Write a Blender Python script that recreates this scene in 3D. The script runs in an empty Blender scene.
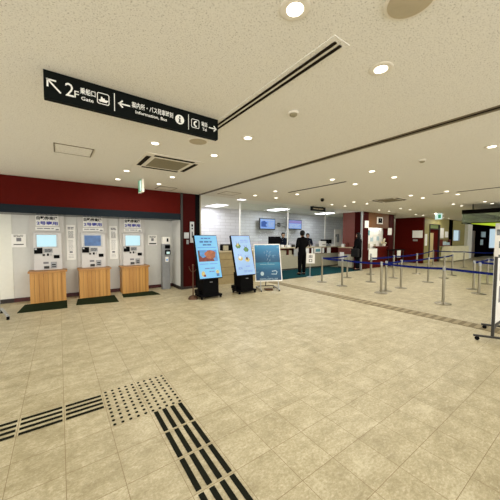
import bpy, bmesh, math, random
from mathutils import Vector, Matrix
random.seed(7)
SC = bpy.context.scene
COL = SC.collection
PI = math.pi

# ------------------------------------------------------------------ camera, sky, light, exposure
def make_camera():
    f, yaw, p, r, h = 267.1, math.radians(35.557), math.radians(2.814), math.radians(0.326), 1.516
    sy, cy = math.sin(yaw), math.cos(yaw)
    fwd = Vector((sy, cy, 0)); right = Vector((cy, -sy, 0)); up = Vector((0, 0, 1))
    f2 = fwd * math.cos(p) - up * math.sin(p)
    u2 = up * math.cos(p) + fwd * math.sin(p)
    r2 = right * math.cos(r) + u2 * math.sin(r)
    u3 = u2 * math.cos(r) - right * math.sin(r)
    cd = bpy.data.cameras.new('camera'); cd.sensor_width = 36.0; cd.lens = f / 500 * 36
    cd.clip_start = 0.05; cd.clip_end = 200
    co = bpy.data.objects.new('camera', cd); COL.objects.link(co)
    co.matrix_world = Matrix(((r2.x, u3.x, -f2.x, 0), (r2.y, u3.y, -f2.y, 0), (r2.z, u3.z, -f2.z, h), (0, 0, 0, 1)))
    SC.camera = co
make_camera()
W = bpy.data.worlds.new('world'); SC.world = W; W.use_nodes = True
W.node_tree.nodes['Background'].inputs[0].default_value = (1.0, 0.985, 0.95, 1)
W.node_tree.nodes['Background'].inputs[1].default_value = 4.0
LAMP_W = 12.0          # watts of one ceiling downlight
LAMP_COL = (1.0, 0.95, 0.86)
PANEL_W = 42.0         # watts of one office panel light
SC.view_settings.view_transform = 'Standard'
SC.view_settings.look = 'None'
SC.view_settings.gamma = 1
SC.view_settings.use_curve_mapping = False
SC.view_settings.exposure = -0.45
SC.cycles.use_denoising = True
SC.cycles.max_bounces = 8

# ------------------------------------------------------------------ materials
def lin(c):
    return tuple((v / 255 / 12.92) if v / 255 <= 0.04045 else ((v / 255 + 0.055) / 1.055) ** 2.4 for v in c)
def mat(name, rgb, rough=0.6, metal=0.0, spec=0.5, emit=0.0, noise=0.06, nscale=12.0, coat=0.0):
    m = bpy.data.materials.new(name); m.use_nodes = True
    nt = m.node_tree; b = nt.nodes['Principled BSDF']
    c = lin(rgb)
    b.inputs['Roughness'].default_value = rough; b.inputs['Metallic'].default_value = metal
    b.inputs['Specular IOR Level'].default_value = spec
    b.inputs['Coat Weight'].default_value = coat
    tc = nt.nodes.new('ShaderNodeTexCoord'); n = nt.nodes.new('ShaderNodeTexNoise')
    n.inputs['Scale'].default_value = nscale; n.inputs['Detail'].default_value = 3
    nt.links.new(tc.outputs['Object'], n.inputs['Vector'])
    rp = nt.nodes.new('ShaderNodeValToRGB')
    rp.color_ramp.elements[0].position = 0.3; rp.color_ramp.elements[1].position = 0.7
    rp.color_ramp.elements[0].color = (*[max(0, v * (1 - noise)) for v in c], 1)
    rp.color_ramp.elements[1].color = (*[min(1, v * (1 + noise)) for v in c], 1)
    nt.links.new(n.outputs['Fac'], rp.inputs['Fac'])
    if emit > 0:
        b.inputs['Base Color'].default_value = (0.02, 0.02, 0.02, 1)
    else:
        nt.links.new(rp.outputs['Color'], b.inputs['Base Color'])
    if emit > 0:
        nt.links.new(rp.outputs['Color'], b.inputs['Emission Color'])
        b.inputs['Emission Strength'].default_value = emit
    return m
class NB:
    """small node helper"""
    def __init__(s, m): s.nt = m.node_tree
    def math(s, op, a, b=None, c=None):
        n = s.nt.nodes.new('ShaderNodeMath'); n.operation = op
        for i, v in enumerate((a, b, c)):
            if v is None: continue
            if isinstance(v, (int, float)): n.inputs[i].default_value = v
            else: s.nt.links.new(v, n.inputs[i])
        return n.outputs[0]
    def noise(s, vec, scale, detail=4, rough=0.6):
        n = s.nt.nodes.new('ShaderNodeTexNoise'); n.inputs['Scale'].default_value = scale
        n.inputs['Detail'].default_value = detail; n.inputs['Roughness'].default_value = rough
        s.nt.links.new(vec, n.inputs['Vector']); return n.outputs['Fac']
    def ramp(s, fac, stops):
        n = s.nt.nodes.new('ShaderNodeValToRGB'); e = n.color_ramp.elements
        while len(e) < len(stops): e.new(0.5)
        for k, (p, c) in enumerate(stops): e[k].position = p; e[k].color = (*c, 1)
        s.nt.links.new(fac, n.inputs['Fac']); return n.outputs['Color']
    def mix(s, fac, a, b, mode='MIX'):
        n = s.nt.nodes.new('ShaderNodeMix'); n.data_type = 'RGBA'; n.blend_type = mode
        for sock, v in ((n.inputs[0], fac), (n.inputs[6], a), (n.inputs[7], b)):
            if isinstance(v, (int, float)): sock.default_value = v
            elif isinstance(v, tuple): sock.default_value = (*v, 1)
            else: s.nt.links.new(v, sock)
        return n.outputs[2]
    def vmul(s, vec, v3):
        n = s.nt.nodes.new('ShaderNodeVectorMath'); n.operation = 'MULTIPLY'
        s.nt.links.new(vec, n.inputs[0]); n.inputs[1].default_value = v3; return n.outputs[0]
    def bump(s, h, strength, dist):
        n = s.nt.nodes.new('ShaderNodeBump'); n.inputs['Strength'].default_value = strength
        n.inputs['Distance'].default_value = dist; s.nt.links.new(h, n.inputs['Height']); return n.outputs[0]

def floor_mat():
    m = bpy.data.materials.new('beige_stone_tile'); m.use_nodes = True; nb = NB(m); nt = m.node_tree
    b = nt.nodes['Principled BSDF']
    tc = nt.nodes.new('ShaderNodeTexCoord'); P = tc.outputs['Object']
    sp = nt.nodes.new('ShaderNodeSeparateXYZ'); nt.links.new(P, sp.inputs[0])
    gx = nb.math('DIVIDE', sp.outputs[0], 0.3); gy = nb.math('DIVIDE', nb.math('SUBTRACT', sp.outputs[1], 0.2), 0.3)
    def line(g, w):
        fr = nb.math('FRACT', g); d = nb.math('MINIMUM', fr, nb.math('SUBTRACT', 1.0, fr))
        return nb.math('LESS_THAN', d, w)
    grout = nb.math('MAXIMUM', line(gx, 0.0058), line(gy, 0.0058))
    cx = nt.nodes.new('ShaderNodeCombineXYZ')
    nt.links.new(nb.math('FLOOR', gx), cx.inputs[0]); nt.links.new(nb.math('FLOOR', gy), cx.inputs[1])
    wn = nt.nodes.new('ShaderNodeTexWhiteNoise'); wn.noise_dimensions = '2D'; nt.links.new(cx.outputs[0], wn.inputs['Vector'])
    n1 = nb.noise(nb.vmul(P, (1.0, 1.5, 1)), 4.5, 6, 0.72)
    n2 = nb.noise(nb.vmul(P, (1.0, 1.4, 1)), 46.0, 5, 0.75)
    t = nb.math('ADD', nb.math('MULTIPLY', n1, 0.50), nb.math('MULTIPLY', n2, 0.50))
    t = nb.math('ADD', t, nb.math('MULTIPLY', nb.math('SUBTRACT', wn.outputs['Value'], 0.5), 0.05))
    c = nb.ramp(t, [(0.37, lin((156, 145, 114))), (0.50, lin((180, 169, 137))), (0.61, lin((206, 197, 168)))])
    vein = nb.noise(nb.vmul(P, (1.0, 1.6, 1)), 17.0, 6, 0.8)
    c = nb.mix(nb.math('MULTIPLY', nb.math('GREATER_THAN', vein, 0.57), 0.30), c, lin((222, 214, 188)))
    c = nb.mix(nb.math('MULTIPLY', nb.math('LESS_THAN', vein, 0.40), 0.35), c, lin((148, 134, 100)))
    c = nb.mix(grout, c, lin((136, 118, 85)))
    nt.links.new(c, b.inputs['Base Color'])
    b.inputs['Roughness'].default_value = 0.42; b.inputs['Specular IOR Level'].default_value = 0.35
    nt.links.new(nb.bump(nb.math('SUBTRACT', n2, grout), 0.12, 0.004), b.inputs['Normal'])
    return m
def ceiling_mat():
    m = bpy.data.materials.new('rock_wool_ceiling'); m.use_nodes = True; nb = NB(m); nt = m.node_tree
    b = nt.nodes['Principled BSDF']
    tc = nt.nodes.new('ShaderNodeTexCoord'); P = tc.outputs['Object']
    n = nb.noise(P, 120.0, 2, 0.5); n2 = nb.noise(P, 260.0, 2, 0.6)
    t = nb.math('ADD', nb.math('MULTIPLY', n, 0.7), nb.math('MULTIPLY', n2, 0.3))
    c = nb.ramp(t, [(0.34, lin((168, 162, 150))), (0.43, lin((222, 219, 210))), (0.62, lin((231, 228, 219)))])
    nt.links.new(c, b.inputs['Base Color']); b.inputs['Roughness'].default_value = 0.95
    b.inputs['Specular IOR Level'].default_value = 0.1
    nt.links.new(nb.bump(t, 0.3, 0.006), b.inputs['Normal'])
    return m
def wood_mat(name, a, bcol, scale=1.0):
    m = bpy.data.materials.new(name); m.use_nodes = True; nb = NB(m); nt = m.node_tree
    b = nt.nodes['Principled BSDF']
    tc = nt.nodes.new('ShaderNodeTexCoord'); P = tc.outputs['Object']
    sp = nt.nodes.new('ShaderNodeSeparateXYZ'); nt.links.new(P, sp.inputs[0])
    pl = nb.math('FLOOR', nb.math('DIVIDE', sp.outputs[0], 0.055 * scale))
    wn = nt.nodes.new('ShaderNodeTexWhiteNoise'); wn.noise_dimensions = '1D'; nt.links.new(pl, wn.inputs['W'])
    g = nb.noise(nb.vmul(P, (40, 40, 3)), 1.0, 5, 0.6)
    t = nb.math('ADD', nb.math('MULTIPLY', wn.outputs['Value'], 0.45), nb.math('MULTIPLY', g, 0.55))
    c = nb.ramp(t, [(0.25, lin(a)), (0.75, lin(bcol))])
    nt.links.new(c, b.inputs['Base Color']); b.inputs['Roughness'].default_value = 0.45
    return m
def brick_mat():
    m = bpy.data.materials.new('white_split_stone'); m.use_nodes = True; nb = NB(m); nt = m.node_tree
    b = nt.nodes['Principled BSDF']
    tc = nt.nodes.new('ShaderNodeTexCoord')
    sp = nt.nodes.new('ShaderNodeSeparateXYZ'); nt.links.new(tc.outputs['Object'], sp.inputs[0])
    cx = nt.nodes.new('ShaderNodeCombineXYZ'); nt.links.new(sp.outputs[0], cx.inputs[0]); nt.links.new(sp.outputs[2], cx.inputs[1])
    br = nt.nodes.new('ShaderNodeTexBrick'); nt.links.new(cx.outputs[0], br.inputs['Vector'])
    br.inputs['Scale'].default_value = 1.0; br.inputs['Brick Width'].default_value = 0.6; br.inputs['Row Height'].default_value = 0.16
    br.inputs['Mortar Size'].default_value = 0.008
    br.inputs['Color1'].default_value = (*lin((224, 224, 230)), 1); br.inputs['Color2'].default_value = (*lin((212, 211, 219)), 1)
    br.inputs['Mortar'].default_value = (*lin((188, 186, 192)), 1)
    nt.links.new(br.outputs['Color'], b.inputs['Base Color']); b.inputs['Roughness'].default_value = 0.6
    return m
def glass_mat():
    m = bpy.data.materials.new('clear_glass'); m.use_nodes = True; nt = m.node_tree
    b = nt.nodes['Principled BSDF']
    b.inputs['Base Color'].default_value = (0.93, 0.98, 0.95, 1); b.inputs['Transmission Weight'].default_value = 1
    b.inputs['Roughness'].default_value = 0.02; b.inputs['IOR'].default_value = 1.1
    return m
def sea_mat():
    m = bpy.data.materials.new('printed_sea_photo'); m.use_nodes = True; nb = NB(m); nt = m.node_tree
    b = nt.nodes['Principled BSDF']
    tc = nt.nodes.new('ShaderNodeTexCoord'); P = tc.outputs['Object']
    sp = nt.nodes.new('ShaderNodeSeparateXYZ'); nt.links.new(P, sp.inputs[0])
    n = nb.noise(nb.vmul(P, (5, 1, 30)), 1.0, 5, 0.6); cl = nb.noise(nb.vmul(P, (3, 3, 9)), 1.0, 4, 0.6)
    z = nb.math('ADD', sp.outputs[2], nb.math('MULTIPLY', nb.math('SUBTRACT', n, 0.5), 0.10))
    c = nb.ramp(nb.math('DIVIDE', z, 1.4), [(0.20, lin((8, 60, 96))), (0.42, lin((12, 84, 124))), (0.555, lin((40, 122, 156))),
                 (0.575, lin((8, 72, 108))), (0.68, lin((12, 84, 126))), (0.90, lin((38, 126, 176)))])
    c = nb.mix(nb.math('MULTIPLY', nb.math('GREATER_THAN', cl, 0.62), 0.25), c, lin((150, 200, 215)))
    nt.links.new(c, b.inputs['Base Color']); b.inputs['Roughness'].default_value = 0.3
    return m
def carpet_mat():
    return mat('teal_carpet', (10, 58, 62), 0.95, spec=0.1, noise=0.35, nscale=60)

M = {
 'floor': floor_mat(), 'ceiling': ceiling_mat(), 'brick': brick_mat(), 'glass': glass_mat(), 'sea': sea_mat(), 'teal': carpet_mat(),
 'red': mat('wine_red_panel', (78, 14, 7), 0.55, spec=0.05), 'redshaded': mat('wine_red_panel_shaded', (58, 9, 7), 0.55, spec=0.05), 'redbrown': mat('red_brown_laminate', (104, 40, 30), 0.5),  # pillars: the same wine red with shade painted into a darker colour
 'brownwall': mat('brown_laminate', (104, 62, 12), 0.5), 'rosewall': mat('rose_brown_panel', (120, 66, 58), 0.3, spec=0.3),
 'slate': mat('dark_slate_band', (24, 32, 38), 0.25, spec=0.06), 'greige': mat('greige_wall', (207, 207, 202), 0.7, noise=0.02),
 'cream': mat('cream_wall', (230, 230, 220), 0.7, noise=0.02), 'olive': mat('olive_beige_wall', (150, 142, 88), 0.6),
 'machine': mat('machine_grey_white', (206, 204, 202), 0.45, noise=0.02), 'machinewall': mat('machine_surround', (198, 195, 190), 0.5, noise=0.02), 'white': mat('white_plastic', (236, 234, 228), 0.45, noise=0.02), 'paper': mat('white_paper', (240, 239, 234), 0.8, noise=0.02),
 'ltgrey': mat('light_grey_metal', (176, 178, 178), 0.4, 0.5), 'grey': mat('mid_grey_metal', (150, 152, 154), 0.42, 0.5),
 'dkgrey': mat('dark_grey_metal', (52, 50, 47), 0.5, 0.3), 'black': mat('black_plastic', (7, 7, 8), 0.6, spec=0.06), 'softblack': mat('charcoal_ink', (22, 22, 26), 0.8, spec=0.1),
 'chrome': mat('brushed_steel', (146, 140, 122), 0.36, 0.9), 'base_red': mat('dark_red_skirting', (70, 18, 16), 0.5), 'base_dark': mat('dark_skirting', (34, 22, 18), 0.5),
 'wood': wood_mat('oak_planks', (180, 128, 60), (206, 156, 84)), 'woodtop': wood_mat('oak_top', (170, 118, 60), (196, 146, 80), 4),
 'matting': mat('dark_green_matting', (34, 44, 27), 0.95, spec=0.05, noise=0.3, nscale=90), 'belt': mat('blue_webbing', (14, 28, 96), 0.85, spec=0.1),
 'signblack': mat('black_sign_face', (10, 15, 13), 0.6, noise=0.02, spec=0.08), 'signwhite': mat('white_lettering', (238, 238, 232), 0.6, emit=0.0),
 'blueink': mat('blue_lettering', (50, 58, 165), 0.7), 'greyink': mat('grey_print', (120, 120, 126), 0.8),
 'tactile': mat('dark_tactile_strip', (24, 26, 18), 0.8, spec=0.08), 'slot': mat('dark_slot', (34, 27, 19), 0.9, spec=0.1), 'slotbar': mat('bronze_slot_bar', (120, 108, 84), 0.4, 0.4),
 'ceilwhite': mat('white_ceiling_fitting', (222, 216, 202), 0.5, noise=0.02), 'acgrille': mat('grey_filter_grille', (140, 132, 104), 0.7),
 'lampglow': mat('lamp_diffuser', (255, 246, 226), 0.5, emit=7.0, noise=0.0), 'panelglow': mat('panel_light_diffuser', (250, 250, 255), 0.5, emit=4.0, noise=0.0),
 'screen_cyan': mat('lit_cyan_screen', (196, 240, 250), 0.3, emit=1.3, noise=0.03), 'screen_blue': mat('lit_blue_screen', (66, 116, 172), 0.3, emit=0.9, noise=0.25, nscale=9),
 'screen_sky': mat('lit_sky_blue_screen', (128, 204, 246), 0.3, emit=1.3, noise=0.03, nscale=3), 'screen_lav': mat('lit_pale_blue_screen', (172, 208, 246), 0.3, emit=1.3, noise=0.08, nscale=2),
 'screen_tv': mat('lit_television_screen', (136, 172, 240), 0.3, emit=1.2, noise=0.05, nscale=4), 'tvblue': mat('lit_deep_blue_area', (44, 92, 186), 0.3, emit=1.0),
 'tvwhite': mat('lit_white_area', (220, 230, 255), 0.3, emit=0.9), 'tvviolet': mat('lit_violet_area', (176, 160, 240), 0.3, emit=0.8), 
 'scrtext': mat('screen_lettering', (84, 150, 206), 0.4, emit=0.80), 'scrgrey': mat('screen_grey_print', (120, 160, 200), 0.4, emit=0.96),
 'pic_red': mat('picture_red', (150, 40, 30), 0.4, emit=0.80, noise=0.5, nscale=18), 'pic_orange': mat('picture_orange', (206, 112, 60), 0.4, emit=0.80, noise=0.4, nscale=14),
 'pic_blue': mat('picture_blue', (90, 160, 220), 0.4, emit=1.12, noise=0.2), 'pic_green': mat('picture_green', (110, 160, 90), 0.4, emit=0.96, noise=0.3, nscale=30),
 'pic_yellow': mat('picture_yellow', (226, 206, 130), 0.4, emit=1.12, noise=0.25, nscale=30), 'pic_brown': mat('picture_brown', (120, 70, 40), 0.4, emit=0.64, noise=0.4, nscale=20),
 'pic_white': mat('picture_white', (240, 244, 250), 0.4, emit=1.44),
 'exit_green': mat('lit_green_sign', (40, 170, 110), 0.4, emit=0.8), 'exit_white': mat('lit_white_sign', (214, 246, 236), 0.4, emit=1.3, noise=0.0), 
 'lime': mat('lit_lime_panel', (196, 226, 30), 0.5, emit=1.0, noise=0.02), 'fascia': mat('dark_fascia', (6, 5, 4), 0.8, spec=0.0),
 'greenglass': None, 'bronze': mat('old_brass', (88, 62, 44), 0.4, 0.6), 'counter': mat('pale_stone_counter', (172, 166, 142), 0.5, noise=0.1, nscale=20),
 'tancounter': mat('tan_tile_counter', (164, 146, 104), 0.6, noise=0.1, nscale=9), 'ctop': mat('counter_top', (196, 182, 150), 0.4),
 'skin': mat('skin', (206, 160, 130), 0.6, noise=0.03), 'hair': mat('black_hair', (8, 7, 7), 0.6, spec=0.2, nscale=60), 'suit': mat('black_suit', (7, 7, 9), 0.95, spec=0.1),
 'navy': mat('navy_uniform', (22, 27, 44), 0.9, spec=0.1), 'shirt': mat('white_shirt', (220, 222, 226), 0.8), 'shoe': mat('black_leather', (8, 8, 8), 0.5, spec=0.2), 'eye': mat('dark_eye', (20, 14, 12), 0.3), 'lip': mat('lip', (160, 92, 84), 0.6),
 'passageshade': mat('passage_wall_shaded', (9, 5, 4), 0.9, spec=0.0), 'doorgrey': mat('grey_door', (128, 118, 104), 0.5), 'beigedoor': mat('beige_door_leaf', (196, 178, 128), 0.5),  # passage walls: the dimness of the room is put into their colour
 'windowglow': mat('glowing_window', (196, 220, 232), 0.4, emit=1.2), 'cloth': mat('cream_cloth', (226, 220, 186), 0.85, noise=0.08), 
 'leafgreen': mat('dry_green_leaf', (120, 132, 76), 0.7, noise=0.3, nscale=30), 'flower': mat('cream_flower', (222, 210, 180), 0.8, noise=0.15, nscale=40), 'pot': mat('cream_pot', (210, 204, 184), 0.5),
 'spkgrey': mat('speaker_mesh', (176, 164, 138), 0.7), 'grating': mat('grey_grating', (150, 137, 104), 0.6, 0.0), 'gratingdark': mat('grating_gap', (122, 110, 82), 0.8), 'picture_teal': mat('teal_print', (90, 150, 160), 0.5),
 'transom': mat('lit_green_transom', (170, 190, 100), 0.4, emit=0.45), 'ghost': mat('pale_print', (176, 200, 208), 0.7), 'blackphoto': mat('dark_photo_print', (128, 134, 138), 0.6, noise=0.6, nscale=16),
}
def greenglass():
    m = bpy.data.materials.new('green_tinted_glass'); m.use_nodes = True; b = m.node_tree.nodes['Principled BSDF']
    b.inputs['Base Color'].default_value = (0.40, 0.46, 0.32, 1); b.inputs['Transmission Weight'].default_value = 0.9
    b.inputs['Roughness'].default_value = 0.05; b.inputs['IOR'].default_value = 1.2
    return m
M['greenglass'] = greenglass()

# ------------------------------------------------------------------ builders
class MB:
    def __init__(s): s.bm = bmesh.new(); s.T = Matrix.Identity(4)
    def _v(s, co): return s.bm.verts.new(s.T @ Vector(co))
    def box(s, x0, x1, y0, y1, z0, z1):
        v = [s._v((x, y, z)) for x in (x0, x1) for y in (y0, y1) for z in (z0, z1)]
        for f in ((0,1,3,2),(4,6,7,5),(0,4,5,1),(2,3,7,6),(0,2,6,4),(1,5,7,3)): s.bm.faces.new([v[i] for i in f])
        return s
    def bar(s, p, q, w, d=None):
        """square bar from p to q"""
        p, q = Vector(p), Vector(q); t = (q - p).normalized()
        a = t.cross(Vector((0,0,1)));  a = Vector((1,0,0)) if a.length < 1e-4 else a.normalized()
        b = t.cross(a); d = d or w
        v = [s._v(c + a * (i * w / 2) + b * (j * d / 2)) for c in (p, q) for i, j in ((-1,-1),(1,-1),(1,1),(-1,1))]
        for f in ((3,2,1,0),(4,5,6,7),(0,1,5,4),(1,2,6,5),(2,3,7,6),(3,0,4,7)): s.bm.faces.new([v[i] for i in f])
        return s
    def tube(s, pts, r, n=10):
        pts = [Vector(p) for p in pts]; rings = []
        rr = r if isinstance(r, (list, tuple)) else [r] * len(pts)
        t0 = (pts[1] - pts[0]).normalized()
        a = t0.cross(Vector((0,0,1))); a = Vector((1,0,0)) if a.length < 1e-3 else a.normalized()
        for i, p in enumerate(pts):
            t = (pts[min(i+1, len(pts)-1)] - pts[max(i-1, 0)]).normalized()
            a = (a - t * a.dot(t)).normalized(); b = t.cross(a)
            rings.append([s._v(p + (a * math.cos(2*PI*k/n) + b * math.sin(2*PI*k/n)) * rr[i]) for k in range(n)])
        for u, w in zip(rings, rings[1:]):
            for k in range(n): s.bm.faces.new((u[k], u[(k+1)%n], w[(k+1)%n], w[k]))
        s.bm.faces.new(rings[0][::-1]); s.bm.faces.new(rings[-1])
        return s
    def lathe(s, c, prof, n=24):
        """prof: list of (radius, z) about a vertical axis at c"""
        rings = [[s._v((c[0] + r*math.cos(2*PI*k/n), c[1] + r*math.sin(2*PI*k/n), c[2] + z)) for k in range(n)] for r, z in prof]
        for u, w in zip(rings, rings[1:]):
            for k in range(n): s.bm.faces.new((u[k], u[(k+1)%n], w[(k+1)%n], w[k]))
        s.bm.faces.new(rings[0][::-1]); s.bm.faces.new(rings[-1])
        return s
    def prism(s, poly, axis, d0, d1):
        """extrude a 2-D polygon: axis 'y' takes (x,z), 'z' takes (x,y), 'x' takes (y,z)"""
        f = {'y': lambda p, d: (p[0], d, p[1]), 'z': lambda p, d: (p[0], p[1], d), 'x': lambda p, d: (d, p[0], p[1])}[axis]
        u = [s._v(f(p, d0)) for p in poly]; w = [s._v(f(p, d1)) for p in poly]; n = len(poly)
        s.bm.faces.new(u[::-1]); s.bm.faces.new(w)
        for k in range(n): s.bm.faces.new((u[k], u[(k+1)%n], w[(k+1)%n], w[k]))
        return s
    def ball(s, c, rx, ry=None, rz=None, n=12):
        ry = ry or rx; rz = rz or rx
        r = bmesh.ops.create_uvsphere(s.bm, u_segments=n, v_segments=max(6, n*2//3), radius=1)
        mx = s.T @ Matrix.Translation(c) @ Matrix.Diagonal((rx, ry, rz, 1))
        for v in r['verts']: v.co = mx @ v.co
        return s
    def text(s, body, x, z, h, y, width=None, weight=0.0, align='l', depth=0.002):
        """lettering facing -Y, lower left at x, z; fitted to height h and, if given, width"""
        c = bpy.data.curves.new('letters', 'FONT'); c.body = body; c.size = 1; c.offset = weight; c.resolution_u = 2
        o = bpy.data.objects.new('letters', c); COL.objects.link(o)
        bpy.context.view_layer.update()
        me = bpy.data.meshes.new_from_object(o.evaluated_get(bpy.context.evaluated_depsgraph_get()))
        bpy.data.objects.remove(o); bpy.data.curves.remove(c)
        xs = [v.co.x for v in me.vertices]; ys = [v.co.y for v in me.vertices]
        kz = h / (max(ys) - min(ys)); kx = kz if width is None else width / (max(xs) - min(xs))
        w = (max(xs) - min(xs)) * kx
        ox = x - (w/2 if align == 'c' else 0)
        vs = [s._v((ox + (v.co.x - min(xs)) * kx, y - depth, z + (v.co.y - min(ys)) * kz)) for v in me.vertices]
        for p in me.polygons:
            try: s.bm.faces.new([vs[i] for i in p.vertices])
            except ValueError: pass
        bpy.data.meshes.remove(me)
        return s
    def lines(s, x0, x1, z1, n, dz, h, y, jit=0.3, depth=0.002, seed=1):
        """rows of unreadable small print"""
        rnd = random.Random(seed)
        for k in range(n):
            xa = x0; 
            while xa < x1 - 0.01:
                w = rnd.uniform(0.25, 0.6) * (x1 - x0)
                xb = min(x1 - rnd.random() * jit * (x1 - x0) * 0.3, xa + w)
                if xb > xa: s.box(xa, xb, y - depth, y, z1 - k*dz - h, z1 - k*dz)
                xa = xb + 0.06 * (x1 - x0)
        return s
    def mesh(s, name, m, off=Vector((0,0,0)), smooth=False):
        bmesh.ops.recalc_face_normals(s.bm, faces=s.bm.faces)
        if off.length: bmesh.ops.translate(s.bm, verts=s.bm.verts, vec=-off)
        me = bpy.data.meshes.new(name); s.bm.to_mesh(me); s.bm.free()
        me.materials.append(m)
        if smooth:
            for p in me.polygons: p.use_smooth = True
            try: me.set_sharp_from_angle(angle=math.radians(40))
            except Exception: pass
        return me
OFF = {}
def thing(name, label, cat, loc=(0,0,0), rotz=0.0, group=None, local=False):
    """an Empty at the base; parts given in world coordinates unless local"""
    o = bpy.data.objects.new(name, None); COL.objects.link(o); o.location = loc; o.rotation_euler = (0,0,rotz)
    o.empty_display_size = 0.1
    o['label'] = label; o['category'] = cat
    if group: o['group'] = group
    OFF[o.name] = Vector((0,0,0)) if local else Vector(loc)
    return o
def part(name, mb, m, parent, smooth=False, label=None, bevel=0.0):
    off = OFF[parent.name]
    o = bpy.data.objects.new(name, mb.mesh(name, m, off, smooth)); COL.objects.link(o); o.parent = parent
    OFF[o.name] = off
    if label: o['label'] = label
    if bevel: addbevel(o, bevel)
    return o
def addbevel(o, w):
    b = o.modifiers.new('bevel', 'BEVEL'); b.width = w; b.segments = 2; b.limit_method = 'ANGLE'
def single(name, mb, m, label, cat, group=None, smooth=False, bevel=0.0):
    o = bpy.data.objects.new(name, mb.mesh(name, m, Vector((0,0,0)), smooth)); COL.objects.link(o)
    o['label'] = label; o['category'] = cat
    if group: o['group'] = group
    if bevel: addbevel(o, bevel)
    OFF[o.name] = Vector((0,0,0))
    return o
def struct(name, mb, m, parent=None):
    o = bpy.data.objects.new(name, mb.mesh(name, m)); COL.objects.link(o); o['kind'] = 'structure'
    OFF[o.name] = Vector((0,0,0))
    if parent: o.parent = parent
    return o
ORD = ['first', 'second', 'third', 'fourth', 'fifth', 'sixth', 'seventh', 'eighth', 'ninth', 'tenth', 'eleventh', 'twelfth', 'thirteenth', 'fourteenth']

# ------------------------------------------------------------------ the setting
H = 2.74; HO = 2.95
struct('floor', MB().box(-5, 36, -4, 13, -0.1, 0), M['floor'])
cm = MB().box(-5, 36, -4, 7.3, H, H+0.3).box(11.65, 36, 7.3, 8.8, H, H+0.3)
struct('ceiling', cm, M['ceiling'])
struct('ceiling_office', MB().box(3.4, 17.2, 7.3, 12.0, HO, HO+0.1), M['cream'])
# ticket machine alcove
struct('wall_alcove', MB().box(-0.86, 2.83, 8.0, 8.15, 0, 2.05), M['greige'])
struct('wall_alcove_left', MB().box(-5, -0.86, 7.99, 8.15, 0, 2.05), M['cream'])
struct('wall_bulkhead', MB().box(-5, 2.83, 7.3, 8.15, 2.155, H), M['red'])
struct('trim_1', MB().box(-5, 2.83, 7.285, 8.15, 1.985, 2.155), M['slate'])
struct('baseboard_alcove', MB().box(-0.86, 2.8, 7.975, 8.0, 0, 0.09), M['base_red'])
struct('baseboard_left', MB().box(-5, -0.86, 7.965, 7.99, 0, 0.09), M['base_dark'])
struct('pillar_red', MB().box(2.83, 3.4, 7.3, 8.15, 0, H), M['redshaded'])
struct('wall_alcove_return', MB().box(2.80, 2.83, 7.33, 8.0, 0, 2.0), M['greige'])
struct('baseboard_return', MB().box(2.78, 2.80, 7.33, 7.975, 0, 0.09), M['base_dark'])
struct('trim_2', MB().box(2.80, 2.86, 7.27, 7.33, 0, H), M['dkgrey'])
struct('trim_3', MB().box(3.25, 3.38, 7.28, 7.3, 0, H), M['black'])
struct('trim_4', MB().box(3.38, 3.42, 7.27, 7.31, 0, H), M['chrome'])
struct('baseboard_pillar', MB().box(2.87, 3.25, 7.28, 7.3, 0, 0.07), M['base_dark'])
# ticket office behind the counters
struct('wall_office_back', MB().box(3.4, 17.2, 11.8, 11.95, 0, HO), M['brick'])
struct('wall_office_left', MB().box(3.4, 3.55, 8.15, 11.8, 0, HO), M['cream'])
struct('wall_office_right', MB().box(17.05, 17.2, 8.95, 11.8, 0, HO), M['cream'])
# red service block
struct('pillar_wing', MB().box(11.65, 12.17, 7.2, 7.6, 0, H), M['redshaded'])
struct('wall_wing_side', MB().box(11.64, 11.70, 7.6, 8.26, 1.045, H), M['rosewall'])
struct('trim_5', MB().box(11.58, 11.64, 7.17, 7.24, 0, H), M['ltgrey'])
struct('wall_service_bulkhead', MB().box(12.17, 14.1, 7.22, 7.28, 2.0, H), M['brownwall'])
struct('wall_service_recess', MB().box(12.17, 14.1, 7.56, 7.66, 0, H), M['cream'])
struct('pillar_service', MB().box(14.1, 14.6, 7.2, 8.8, 0, H), M['redshaded'])
struct('trim_6', MB().box(14.58, 14.66, 7.16, 7.24, 0, H), M['chrome'])
struct('wall_service_back', MB().box(14.6, 17.5, 8.8, 8.95, 0, H), M['cream'])
# far end
struct('wall_far_red', MB().box(17.5, 17.65, 6.9, 8.8, 0, H), M['red'])
struct('wall_far_olive', MB().box(17.65, 18.3, 6.9, 7.05, 0, H).box(19.85, 22.2, 6.9, 7.05, 0, H).box(23.5, 24.5, 6.9, 7.05, 0, H)
       .box(18.3, 19.85, 6.9, 7.05, 2.36, H).box(22.2, 23.5, 6.9, 7.05, 0, 1.3).box(22.2, 23.5, 6.9, 7.05, 2.1, H), M['olive'])
struct('pillar_dark', MB().box(21.4, 22.0, 6.86, 6.9, 0, H), M['fascia'])
struct('pillar_white', MB().box(24.5, 25.45, 6.7, 7.05, 0, H), M['cream'])
struct('wall_passage', MB().box(27.3, 30, 6.9, 7.05, 0, H).box(25.45, 27.3, 6.9, 7.05, 2.15, H).box(30, 30.15, -4, 6.9, 0, H).box(25.45, 27.3, 7.2, 7.3, 0, H), M['passageshade'])
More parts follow.
